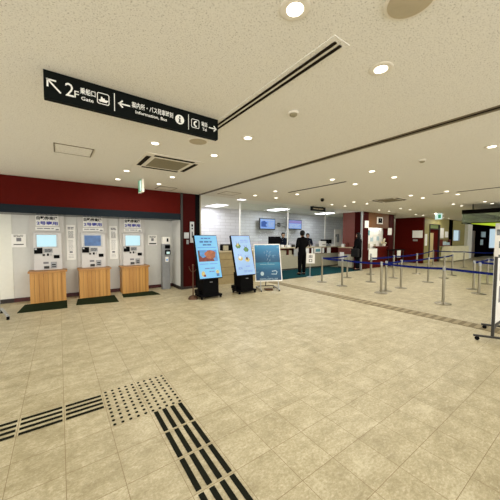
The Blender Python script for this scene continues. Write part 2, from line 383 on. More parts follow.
# openings
d = thing('door_1', 'dark red entrance door with cream leaf in olive wall', 'door', (18.3, 6.9, 0)); d['kind'] = 'structure'
part('door_panel', MB().box(18.36, 19.79, 6.96, 7.0, 0, 2.04), M['red'], d)
part('frame', MB().box(18.3, 18.36, 6.86, 7.05, 0, 2.36).box(19.79, 19.85, 6.86, 7.05, 0, 2.36).box(18.36, 19.79, 6.86, 7.05, 2.04, 2.1).box(18.36, 19.79, 6.86, 7.05, 2.32, 2.36), M['base_dark'], d)
part('leaf', MB().box(18.38, 18.95, 6.90, 6.95, 0.02, 1.82), M['beigedoor'], d, label='cream door leaf')
part('transom', MB().box(18.36, 19.79, 6.96, 7.0, 2.1, 2.32), M['transom'], d, label='pale green lit transom')
d = thing('door_2', 'grey door beside the white pillar at the far end', 'door', (25.45, 6.9, 0)); d['kind'] = 'structure'
part('door_panel', MB().box(25.5, 27.25, 6.98, 7.03, 0, 2.1), M['doorgrey'], d)
part('frame', MB().box(25.45, 25.5, 6.9, 7.05, 0, 2.15).box(27.25, 27.3, 6.9, 7.05, 0, 2.15).box(25.5, 27.25, 6.9, 7.05, 2.1, 2.15), M['fascia'], d)
part('handle', MB().bar((26.95, 6.95, 0.95), (26.95, 6.95, 1.15), 0.03), M['chrome'], d)
w = thing('window_1', 'small window with bright pane in olive wall', 'window', (22.2, 6.9, 1.3)); w['kind'] = 'structure'
part('pane', MB().box(22.24, 23.46, 6.97, 6.99, 1.34, 2.06), M['windowglow'], w)  # blue-white reflection drawn as the pane's own glow
part('window_frame', MB().box(22.2, 22.24, 6.88, 7.05, 1.3, 2.1).box(23.46, 23.5, 6.88, 7.05, 1.3, 2.1).box(22.24, 23.46, 6.88, 7.05, 1.3, 1.34).box(22.24, 23.46, 6.88, 7.05, 2.06, 2.1), M['grey'], w)
w = thing('window_2', 'bright tall window at the end of the dark passage', 'window', (29.97, 6.4, 0.6)); w['kind'] = 'structure'
part('pane', MB().box(29.96, 29.98, 5.9, 6.7, 0.7, 2.3), M['windowglow'], w)
part('window_frame', MB().box(29.94, 30.0, 6.7, 6.74, 0.66, 2.34).box(29.94, 30.0, 5.86, 5.9, 0.66, 2.34).box(29.94, 30.0, 5.9, 6.7, 0.66, 0.7).box(29.94, 30.0, 5.9, 6.7, 2.3, 2.34), M['dkgrey'], w)
# floor grating strip
g = struct('trim_floor_grating', MB().box(5.66, 5.99, -3.5, 6.95, 0, 0.004), M['gratingdark'])
mb = MB()
y = -3.45
while y < 6.9:
    mb.box(5.68, 5.97, y, y + 0.075, 0.004, 0.008); y += 0.15
struct('trim_floor_grating_bars', mb, M['grating'], g)
single('carpet', MB().box(6.25, 11.48, 7.0, 8.93, 0, 0.008), M['teal'], 'teal carpet runner along the foot of the ticket counter', 'carpet')

# ------------------------------------------------------------------ tactile paving
def strip(x0, y0, along, label):
    t = thing('tactile_guide_strip', label, 'tactile paving', (x0 + 0.15, y0 + 0.15, 0), group='bar tiles of the tactile path')
    for k in range(4):
        if along == 'x':
            yc = 2.72 + (k - 1.5) * 0.067; mb = MB().box(x0 + 0.012, x0 + 0.288, yc - 0.013, yc + 0.013, 0, 0.005)
        else:
            xc = 0.645 + k * 0.071; mb = MB().box(xc - 0.017, xc + 0.017, y0 + 0.014, y0 + 0.286, 0, 0.005)
        part('bar', mb, M['tactile'], t)
strip(0.0, 2.57, 'x', 'dark four-bar guide strip running left, the one touching the dotted square')
strip(-0.3, 2.57, 'x', 'dark four-bar guide strip running left, second from the dotted square')
strip(-0.6, 2.57, 'x', 'dark four-bar guide strip cut by the left edge of the photo')
for y0, tx in ((2.0, 'touching the dotted square'), (1.7, 'second from the dotted square'), (1.4, 'third from the dotted square'),
              (1.1, 'fourth from the dotted square'), (0.8, 'cut by the bottom edge of the photo')):
    strip(0.6, y0, 'y', 'dark four-bar guide strip running towards the viewer, ' + tx)
dot_me = MB().lathe((0, 0, 0), [(0.013, 0), (0.012, 0.003), (0.008, 0.005)], 10).mesh('dot', M['tactile'])
for (x0, y0), tx in (((0.3, 2.59), 'far left'), ((0.6, 2.59), 'far right'), ((0.3, 2.29), 'near left'), ((0.6, 2.29), 'near right')):
    t = thing('tactile_warning_tile', 'block of dark warning dots, the %s quarter of the dotted square' % tx, 'tactile paving', (x0 + 0.15, y0 + 0.15, 0), group='dot tiles of the tactile path')
    for i in range(5):
        for j in range(5):
            o = bpy.data.objects.new('dot', dot_me); COL.objects.link(o); o.parent = t; o.location = (-0.12 + 0.06*i, -0.12 + 0.06*j, 0)

# ------------------------------------------------------------------ ceiling fittings
XS = [1.06, 1.93, 4.73, 5.55, 8.3, 9.1, 11.6, 12.45, 15.2, 16.05, 18.8, 19.65, 22.4, 23.2]
YS = [6.38, 5.47, 3.64, 2.76, 1.08]
SEEN = {0: (0,1,2,4), 1: (0,1,2,3,4), 2: (0,1,2,3,4), 3: (0,1,2,3), 4: (0,1,2,3), 5: (0,1,2,3), 6: (0,1,2,3), 7: (0,1,2,3), 8: (0,1), 9: (0,1), 10: (0,), 11: (0,)}
ring_me = MB().lathe((0,0,0), [(0.046, -0.001), (0.046, -0.005), (0.066, -0.006), (0.078, -0.005), (0.082, -0.002), (0.082, 0.0)], 28).mesh('trim_ring', M['ceilwhite'], smooth=True)
dif_me = MB().lathe((0,0,0), [(0.045, -0.007), (0.045, -0.004)], 24).mesh('diffuser', M['lampglow'])
ld = bpy.data.lights.new('lamp_light', 'AREA'); ld.shape = 'DISK'; ld.size = 0.11; ld.energy = LAMP_W; ld.color = LAMP_COL
for i, rows in SEEN.items():
    for k, j in enumerate(rows):
        t = thing('downlight', 'round recessed downlight, %s from the far wall in the %s ceiling row from the left' % (ORD[k], ORD[i]), 'ceiling light',
                  (XS[i], YS[j], H), group='recessed downlights in the hall ceiling')
        for nm, me in (('trim_ring', ring_me), ('diffuser', dif_me)):
            o = bpy.data.objects.new(nm, me); COL.objects.link(o); o.parent = t
        l = bpy.data.objects.new('lamp_light', ld); COL.objects.link(l); l.parent = t; l.location = (0, 0, -0.025)
def detector(x, y, label):
    t = thing('smoke_detector', label, 'smoke detector', (x, y, H))
    part('base', MB().lathe((x, y, H), [(0.05, 0), (0.055, -0.012), (0.05, -0.02)], 24), M['ceilwhite'], t, True)
    part('sensor', MB().lathe((x, y, H), [(0.038, -0.02), (0.036, -0.032), (0.022, -0.042)], 20), M['acgrille'], t, True)
detector(1.9, 1.94, 'small round smoke detector on the ceiling near the slotted vent')
detector(4.68, 1.9, 'small round smoke detector on the ceiling at upper right')
def speaker(x, y, label):
    t = thing('ceiling_speaker', label, 'speaker', (x, y, H))
    part('rim', MB().lathe((x, y, H), [(0.125, 0), (0.125, -0.008), (0.112, -0.010)], 32), M['ceilwhite'], t, True)
    part('grille', MB().lathe((x, y, H), [(0.110, -0.009), (0.110, -0.012), (0.05, -0.014)], 32), M['spkgrey'], t, True)
speaker(1.48, 3.23, 'round ceiling speaker just below the hanging direction sign')
speaker(1.5, 0.69, 'round ceiling speaker cut by the top edge of the photo')
def ac(x, y, label):
    t = thing('air_conditioner', label, 'air conditioner', (x, y, H))
    part('panel', MB().box(x-0.47, x+0.47, y-0.47, y+0.47, H-0.012, H), M['ceilwhite'], t, bevel=0.006)
    mb = MB().box(x-0.28, x+0.28, y-0.28, y+0.28, H-0.016, H-0.012)
    gr = part('grille', mb, M['acgrille'], t)
    mb = MB()
    for k in range(13):
        xx = x - 0.27 + k * 0.045; mb.box(xx-0.004, xx+0.004, y-0.28, y+0.28, H-0.019, H-0.016)
    part('slats', mb, M['slotbar'], gr)
    for x0, x1, y0, y1 in ((-.32,.32,-.42,-.35), (-.32,.32,.35,.42), (-.42,-.35,-.32,.32), (.35,.42,-.32,.32)):
        part('louvre', MB().box(x+x0, x+x1, y+y0, y+y1, H-0.015, H-0.012), M['slot'], t)
ac(1.52, 4.55, 'square ceiling air conditioner cassette above the ticket machines')
ac(8.75, 4.5, 'square ceiling air conditioner cassette beyond the queue barriers')
def hatch(x, y, s, label):
    t = thing('access_hatch', label, 'hatch', (x, y, H))
    part('panel', MB().box(x-s+0.012, x+s-0.012, y-s+0.012, y+s-0.012, H-0.004, H), M['ceiling'], t)
    part('frame', MB().box(x-s, x+s, y-s, y-s+0.012, H-0.008, H).box(x-s, x+s, y+s-0.012, y+s, H-0.008, H).box(x-s, x-s+0.012, y-s, y+s, H-0.008, H).box(x+s-0.012, x+s, y-s, y+s, H-0.008, H), M['slotbar'], t)
hatch(0.2, 4.64, 0.23, 'square ceiling access hatch below left of the hanging sign')
hatch(2.25, 6.85, 0.22, 'square ceiling access hatch beside the green exit sign')
hatch(3.95, 6.55, 0.25, 'square ceiling access hatch above the glass front of the office')
# long slots
t = thing('slot_vent', 'long white framed twin slot vent running from the hanging sign', 'vent', (1.46, 1.1, H))
part('frame', MB().box(1.385, 1.535, 1.07, 3.0, H-0.005, H), M['ceiling'], t)
part('slot', MB().box(1.425, 1.447, 1.1, 2.98, H-0.012, H-0.006), M['slot'], t)
part('slot', MB().box(1.475, 1.497, 1.1, 2.98, H-0.012, H-0.006), M['slot'], t)
t = thing('shutter_rail', 'long bronze ceiling rail with a dark gap crossing the hall', 'rail', (3.37, 2, H))
part('rail', MB().box(3.325, 3.425, -4, 7.28, H-0.012, H), M['slotbar'], t)
part('slot', MB().box(3.335, 3.365, -4, 7.27, H-0.016, H-0.01), M['slot'], t)
single('slot_vent', MB().box(5.12, 5.18, 3.6, 5.4, H-0.006, H), M['slot'], 'thin black ceiling slot between the second pair of light rows', 'vent')
single('slot_vent', MB().box(8.6, 8.66, 1.4, 2.64, H-0.006, H), M['slot'], 'thin black ceiling slot near the right edge of the photo', 'vent')
single('slot_vent', MB().box(8.6, 8.66, 2.95, 3.2, H-0.006, H), M['slot'], 'very short black ceiling slot above the queue barriers', 'vent')
# dome camera and small sign by the office front
t = thing('dome_camera', 'dark dome camera hanging from the ceiling before the office', 'camera', (6.8, 5.6, H))
part('base', MB().lathe((6.8, 5.6, H), [(0.04, 0), (0.055, -0.03), (0.06, -0.05)], 24), M['dkgrey'], t, True)
part('dome', MB().lathe((6.8, 5.6, H), [(0.055, -0.05), (0.05, -0.07), (0.035, -0.09), (0.012, -0.10)], 24), M['black'], t, True)
t = thing('hanging_sign', 'small black sign hanging at the ceiling edge of the ticket office', 'sign', (8.5, 7.15, H))
part('board', MB().box(8.02, 8.86, 7.12, 7.18, 2.56, 2.72), M['signblack'], t)
part('hanger', MB().box(8.12, 8.16, 7.14, 7.16, 2.72, H).box(8.7, 8.74, 7.14, 7.16, 2.72, H), M['dkgrey'], t)
part('lettering', MB().lines(8.12, 8.76, 2.665, 1, 0.1, 0.045, 7.12, seed=5), M['slotbar'], t)
# exit signs
t = thing('exit_sign', 'green lit exit sign hanging edge-on above the ticket machines', 'exit sign', (1.46, 6.05, H))
part('housing', MB().box(1.435, 1.485, 5.92, 6.20, 2.45, 2.72).box(1.45, 1.47, 6.04, 6.08, 2.72, H), M['ceilwhite'], t)
part('face', MB().box(1.43, 1.435, 5.93, 6.19, 2.46, 2.71), M['exit_green'], t)
mb = MB().box(1.427, 1.43, 5.955, 6.05, 2.48, 2.69)
pc = part('pictogram', mb, M['exit_white'], t, label='white doorway pictogram')
t = thing('exit_sign', 'pale lit exit sign hanging in the distance', 'exit sign', (15.2, 5.4, H))
part('housing', MB().box(15.18, 15.24, 5.18, 5.50, 2.42, 2.72).box(15.2, 15.22, 5.32, 5.36, 2.72, H), M['ceilwhite'], t)
fc = part('face', MB().box(15.175, 15.18, 5.19, 5.49, 2.43, 2.71), M['exit_white'], t)
part('pictogram', MB().box(15.17, 15.175, 5.24, 5.36, 2.48, 2.66), M['exit_green'], t)

# ------------------------------------------------------------------ hanging direction sign
SX0, SX1, SY, SZ0, SZ1 = -0.066, 1.386, 2.53, 2.535, 2.738
t = thing('direction_sign', 'long black hanging direction sign with white arrows and Japanese lettering', 'sign', (0.66, SY, SZ0))
part('board', MB().box(SX0, SX1, SY, SY+0.05, SZ0, SZ1), M['signblack'], t)
zc = (SZ0 + SZ1) / 2
def arrow(mb, cx, cz, L, ang, y, w=0.011, d=0.002):
    mb.T = Matrix.Translation((cx, 0, cz)) @ Matrix.Rotation(ang, 4, 'Y')
    mb.box(-L, L, y-d, y, -w/2, w/2)
    for sgn in (1, -1):
        mb.prism([(L, 0), (L - 0.62*L*1.1, sgn*0.68*L), (L - 0.62*L*1.1 - w*0.7, sgn*(0.68*L - w*0.7)), (L - w*1.4, 0)], 'y', y-d, y)
    mb.T = Matrix.Identity(4)
for cx_, L_, an_ in ((-0.005, 0.060, PI + PI/4), (0.48, 0.047, PI), (1.325, 0.045, 0)):
    mb = MB(); arrow(mb, cx_, zc, L_, an_, SY); part('arrow', mb, M['signwhite'], t)
mb = MB()
mb.text('2', 0.066, zc-0.048, 0.098, SY, 0.056)
mb.text('F', 0.124, zc-0.046, 0.052, SY, 0.03)
mb.text('乗船口', 0.162, zc-0.006, 0.05, SY, 0.105, weight=0.012)
mb.text('Gate', 0.168, zc-0.052, 0.028, SY, 0.085, weight=0.012)
mb.text('案内所・バス発車時刻', 0.54, zc-0.006, 0.052, SY, 0.365, weight=0.012)
mb.text('Information, Bus', 0.57, zc-0.054, 0.032, SY, 0.275, weight=0.012)
mb.text('電話', 1.197, zc-0.004, 0.044, SY, 0.065, weight=0.012)
mb.text('Tel', 1.208, zc-0.048, 0.03, SY, 0.045, weight=0.012)
part('lettering', mb, M['signwhite'], t)
part('dividers', MB().box(0.402, 0.408, SY-0.002, SY, zc-0.072, zc+0.072).box(1.057, 1.062, SY-0.002, SY, zc-0.072, zc+0.072), M['signwhite'], t)
def frame_sq(mb, cx, cz, s, y, w=0.006):
    n = 6; r = 0.016
    def rr(s, r):
        out = []
        for (qx, qz, a0) in ((1, 1, 0), (-1, 1, 90), (-1, -1, 180), (1, -1, 270)):
            for k in range(n+1):
                a = math.radians(a0 + 90*k/n); out.append((cx + qx*(s-r) + r*math.cos(a), cz + qz*(s-r) + r*math.sin(a)))
        return out
    A = [mb._v((p[0], y-0.002, p[1])) for p in rr(s, r)]; B = [mb._v((p[0], y-0.002, p[1])) for p in rr(s-w, r-w)]
    for k in range(len(A)): mb.bm.faces.new((A[k], A[(k+1)%len(A)], B[(k+1)%len(A)], B[k]))
mb = MB(); frame_sq(mb, 0.322, zc, 0.045, SY)
mb.prism([(0.288, zc-0.012), (0.296, zc-0.026), (0.346, zc-0.026), (0.36, zc-0.006), (0.336, zc-0.006), (0.332, zc+0.004), (0.318, zc+0.004), (0.316, zc+0.014), (0.306, zc+0.014), (0.304, zc-0.008)], 'y', SY-0.002, SY)
part('ship_pictogram', mb, M['signwhite'], t)
mb = MB(); mb.prism([(0.97 + 0.044*math.cos(2*PI*k/28), zc + 0.044*math.sin(2*PI*k/28)) for k in range(28)], 'y', SY-0.002, SY)
ip = part('information_pictogram', mb, M['signwhite'], t)
part('letter', MB().box(0.963, 0.977, SY-0.004, SY-0.0015, zc-0.026, zc+0.008).box(0.957, 0.977, SY-0.004, SY-0.0015, zc+0.002, zc+0.008).box(0.955, 0.985, SY-0.004, SY-0.0015, zc-0.030, zc-0.024).box(0.963, 0.977, SY-0.004, SY-0.0015, zc+0.016, zc+0.03), M['signblack'], ip)
mb = MB(); frame_sq(mb, 1.13, zc, 0.043, SY)
mb.prism([(1.142, zc+0.03), (1.124, zc+0.024), (1.112, zc+0.006), (1.112, zc-0.01), (1.124, zc-0.026), (1.142, zc-0.032), (1.147, zc-0.02), (1.134, zc-0.016), (1.127, zc-0.006), (1.127, zc+0.004), (1.134, zc+0.014), (1.147, zc+0.018)], 'y', SY-0.002, SY)
part('telephone_pictogram', mb, M['signwhite'], t)

# ------------------------------------------------------------------ ticket machines, cabinets, mats
def machine(xc, scr, pos, look, head_up):
    x0 = xc - 0.31
    t = thing('ticket_machine', '%s ticket vending machine with %s' % (pos, look), 'ticket machine', (xc, 8.0, 0.75), group='ticket vending machines in the alcove')
    part('surround', MB().box(xc-0.33, xc+0.33, 7.94, 7.99, 0.72, 1.985), M['machinewall'], t)
    part('body', MB().box(xc-0.26, xc+0.27, 7.84, 7.94, 0.715, 1.60), M['machine'], t, bevel=0.008)
    hp = part('header_plate', MB().box(xc-0.21, xc+0.22, 7.925, 7.94, 1.745, 1.99), M['paper'], t)
    part('lettering', MB().text('自動券売機', xc-0.195, 1.885, 0.088, 7.925, 0.40, weight=0.035), M['softblack'], hp, label='black Japanese lettering')
    part('lettering', MB().text('2号専用', xc-0.195, 1.765, 0.09, 7.925, 0.40, weight=0.035), M['blueink'], hp, label='blue Japanese lettering')
    sp = part('strip_plate', MB().box(xc-0.22, xc+0.24, 7.925, 7.94, 1.64, 1.72), M['paper'], t)
    part('lettering', MB().lines(xc-0.19, xc+0.13, 1.695, 1, 0.05, 0.02, 7.925, seed=3).box(xc+0.16, xc+0.22, 7.923, 7.925, 1.65, 1.68), M['greyink'], sp)
    bz = part('screen_bezel', MB().box(xc-0.22, xc+0.20, 7.832, 7.84, 1.235, 1.555), M['ltgrey'], t)
    part('screen', MB().box(xc-0.195, xc+0.165, 7.828, 7.832, 1.265, 1.53), M[scr], bz)
    rd = part('card_reader', MB().box(xc-0.25, xc-0.10, 7.80, 7.84, 1.10, 1.235), M['black'], t, bevel=0.006)
    part('reader_pad', MB().box(xc-0.24, xc-0.20, 7.795, 7.80, 1.19, 1.225), M['ltgrey'], rd)
    lp = part('note_plate', MB().box(xc-0.07, xc+0.09, 7.832, 7.84, 1.12, 1.22), M['grey'], t)
    part('lettering', MB().lines(xc-0.055, xc+0.075, 1.205, 3, 0.027, 0.014, 7.832, seed=4), M['softblack'], lp)
    part('coin_slot', MB().box(xc-0.10, xc-0.055, 7.83, 7.84, 1.045, 1.09), M['dkgrey'], t)
    part('coin_slot', MB().box(xc-0.02, xc+0.02, 7.83, 7.84, 1.045, 1.10), M['black'], t)
    part('return_lever', MB().box(xc+0.05, xc+0.065, 7.825, 7.84, 1.05, 1.10), M['grey'], t)
    part('banknote_slot', MB().box(xc+0.11, xc+0.22, 7.825, 7.84, 0.98, 1.06), M['black'], t, bevel=0.004)
    part('small_label', MB().box(xc-0.09, xc+0.01, 7.836, 7.84, 0.86, 0.905), M['greyink'], t)
    part('change_tray', MB().box(xc-0.08, xc+0.02, 7.825, 7.84, 0.745, 0.805), M['dkgrey'], t, bevel=0.004)
    part('ticket_tray', MB().box(xc+0.05, xc+0.165, 7.82, 7.84, 0.755, 0.90), M['grey'], t, bevel=0.006)
    part('ticket_slot', MB().box(xc+0.07, xc+0.145, 7.816, 7.822, 0.82, 0.845).box(xc+0.07, xc+0.145, 7.816, 7.822, 0.775, 0.795), M['black'], t)
    # wooden cabinet under it
    c = thing('wooden_cabinet', 'oak plank cabinet under the %s ticket machine' % pos, 'cabinet', (xc, 7.8, 0), group='oak cabinets under the ticket machines')
    arc = [(xc-0.33, 7.975)] + [(xc - 0.33 + 0.66*k/10, 7.60 - 0.05*math.sin(PI*k/10)) for k in range(11)] + [(xc+0.33, 7.975)]
    b = part('body', MB().prism(arc, 'z', 0, 0.68), M['wood'], c)
    arc = [(xc-0.36, 7.975)] + [(xc - 0.36 + 0.72*k/10, 7.565 - 0.05*math.sin(PI*k/10)) for k in range(11)] + [(xc+0.36, 7.975)]
    part('top', MB().prism(arc, 'z', 0.68, 0.715), M['woodtop'], c, label='overhanging oak top')
    gm = MB()
    for k in range(1, 8):
        xx = xc - 0.33 + 0.66*k/8
        gm.box(xx-0.002, xx+0.002, 7.598 - 0.05*math.sin(PI*k/8), 7.62, 0.02, 0.66)
    part('plank_joints', gm, M['bronze'], b)
machine(-0.22, 'screen_cyan', 'left', 'pale lit screen', 0)
machine(0.71, 'screen_blue', 'middle', 'dark blue screen', 0)
machine(1.66, 'screen_cyan', 'right', 'pale lit screen', 0)
for poly, t in (([(-0.70, 6.82), (0.11, 6.74), (0.12, 7.58), (-0.64, 7.62)], 'left'), ([(0.27, 6.9), (1.09, 6.72), (1.12, 7.56), (0.33, 7.62)], 'middle'),
                ([(1.26, 7.12), (2.12, 6.98), (2.06, 7.6), (1.30, 7.66)], 'right')):
    poly = [(x, min(y, 7.53)) for x, y in poly]
    single('floor_mat', MB().prism(poly, 'z', 0, 0.012), M['matting'], 'dark green mat on the floor before the %s ticket machine' % t, 'mat', 'floor mats before the ticket machines')
# notices on the alcove wall
def tall_notice(x0, x1, z0, z1, label, seed):
    t = thing('wall_notice', label, 'notice', ((x0+x1)/2, 8.0, z0), group='long white notices between the ticket machines')
    part('sheet', MB().box(x0, x1, 7.988, 8.0, z0, z1), M['paper'], t)
    w = x1 - x0
    part('print', MB().lines(x0+w*.15, x1-w*.15, z1-0.05, 2, 0.035, 0.024, 7.988, seed=seed).lines(x0+w*.2, x1-w*.2, z1-0.15, 7, 0.026, 0.013, 7.988, seed=seed+1)
         .lines(x0+w*.2, x1-w*.25, z1-0.38, 9, 0.03, 0.008, 7.988, seed=seed+2).box(x0+w*.3, x1-w*.35, 7.986, 7.988, z0+0.17, z0+0.215).lines(x0+w*.2, x1-w*.2, z0+0.13, 3, 0.035, 0.007, 7.988, seed=seed+3), M['greyink'], t)
tall_notice(0.15, 0.335, 0.92, 1.785, 'long white notice between the left and middle ticket machines', 11)
tall_notice(1.10, 1.29, 0.90, 1.785, 'long white notice between the middle and right ticket machines', 21)
t = thing('wall_notice', 'small white notice on the wall left of the left ticket machine', 'notice', (-0.75, 8.0, 1.25))
part('sheet', MB().box(-0.87, -0.62, 7.982, 7.99, 1.25, 1.55), M['paper'], t)
part('print', MB().box(-0.835, -0.66, 7.98, 7.982, 1.305, 1.325).lines(-0.83, -0.66, 1.53, 2, 0.03, 0.012, 7.982, seed=6), M['softblack'], t)
part('grey_square', MB().box(-0.785, -0.70, 7.98, 7.982, 1.385, 1.465), M['greyink'], t)
t = thing('wall_notice', 'small white notice on the wall right of the right ticket machine', 'notice', (2.22, 8.0, 1.26))
part('sheet', MB().box(2.095, 2.345, 7.99, 8.0, 1.26, 1.55), M['paper'], t)
part('print', MB().box(2.12, 2.32, 7.988, 7.99, 1.285, 1.32).lines(2.13, 2.31, 1.52, 2, 0.03, 0.012, 7.99, seed=8), M['softblack'], t)
part('grey_square', MB().box(2.18, 2.25, 7.988, 7.99, 1.38, 1.46), M['greyink'], t)
# card reader column
t = thing('reader_column', 'slim grey card reader column between the right machine and the red pillar', 'card reader', (2.52, 7.66, 0))
part('column', MB().box(2.380, 2.600, 7.6, 7.74, 0.02, 1.30).box(2.370, 2.610, 7.59, 7.75, 0, 0.02), M['grey'], t, bevel=0.008)
hd = part('head', MB().box(2.390, 2.610, 7.62, 7.72, 1.30, 1.50), M['white'], t, bevel=0.01, label='white reader head')
part('print', MB().box(2.510, 2.560, 7.617, 7.62, 1.36, 1.46), M['softblack'], hd)
r1 = part('reader', MB().box(2.450, 2.590, 7.56, 7.6, 1.17, 1.27), M['black'], t, bevel=0.008)
r2 = part('reader', MB().box(2.450, 2.600, 7.55, 7.6, 1.0, 1.13), M['black'], t, bevel=0.008)
part('display', MB().box(2.480, 2.570, 7.546, 7.55, 1.02, 1.08), M['exit_white'], r2)
st = part('sticker', MB().box(2.460, 2.550, 7.597, 7.6, 0.79, 0.93), M['paper'], t)
part('print', MB().box(2.485, 2.530, 7.595, 7.597, 0.82, 0.87), M['pic_blue'], st)
# on the red pillar
t = thing('pillar_sign', 'narrow vertical white sign on the red pillar', 'sign', (3.13, 7.3, 1.33))
part('board', MB().box(3.07, 3.19, 7.25, 7.28, 1.34, 1.94), M['ltgrey'], t)
part('lettering', MB().box(3.105, 3.155, 7.247, 7.25, 1.80, 1.87).box(3.11, 3.15, 7.247, 7.25, 1.72, 1.77).box(3.115, 3.145, 7.247, 7.25, 1.48, 1.66), M['softblack'], t)
part('bracket', MB().box(3.09, 3.11, 7.28, 7.3, 1.4, 1.85).box(3.15, 3.17, 7.28, 7.3, 1.4, 1.85), M['grey'], t)
single('wall_plate', MB().box(2.90, 3.05, 7.285, 7.3, 1.46, 1.63), M['ltgrey'], 'pale square plate on the red pillar left of the narrow sign', 'plate', bevel=0.004)
single('switch_plate', MB().box(2.97, 3.04, 7.285, 7.3, 1.30, 1.42), M['grey'], 'small grey switch plate low left of the narrow pillar sign', 'switch', bevel=0.004)
single('switch_plate', MB().box(3.20, 3.27, 7.285, 7.3, 1.28, 1.39), M['grey'], 'small grey switch plate low right of the narrow pillar sign', 'switch', bevel=0.004)
# old brass rope post
t = thing('rope_post', 'old brass rope post standing left of the first digital sign', 'rope post', (2.62, 6.03, 0))
part('base', MB().lathe((2.62, 6.03, 0), [(0.12, 0), (0.12, 0.02), (0.09, 0.07), (0.04, 0.09), (0.02, 0.1)], 24), M['bronze'], t, True)
part('pole', MB().tube([(2.62, 6.03, 0.09), (2.62, 6.03, 0.80)], 0.016), M['bronze'], t, True)
part('hook', MB().tube([(2.62, 6.03, 0.66), (2.57, 6.02, 0.68), (2.52, 6.0, 0.74), (2.50, 6.0, 0.80)], 0.008), M['bronze'], t, True)
part('hook', MB().tube([(2.62, 6.03, 0.66), (2.66, 6.02, 0.68), (2.69, 6.0, 0.72)], 0.008), M['bronze'], t, True)
part('finial', MB().ball((2.62, 6.03, 0.82), 0.026), M['bronze'], t, True)
# left edge stand
t = thing('easel_stand', 'grey rolling stand cut off by the left edge of the photo', 'stand', (-0.93, 6.75, 0))
part('post', MB().tube([(-0.945, 6.75, 0.08), (-0.945, 6.75, 0.92)], 0.02), M['ltgrey'], t, True)
part('foot', MB().bar((-0.945, 7.0, 0.09), (-0.78, 6.38, 0.07), 0.035), M['ltgrey'], t)
part('caster', MB().tube([(-0.80, 6.38, 0.03), (-0.76, 6.38, 0.03)], 0.03, 14), M['black'], t, True)
part('caster', MB().tube([(-0.965, 7.0, 0.03), (-0.925, 7.0, 0.03)], 0.03, 14), M['black'], t, True)
part('crossbar', MB().tube([(-1.4, 6.75, 0.55), (-0.945, 6.75, 0.55)], 0.014), M['ltgrey'], t, True)

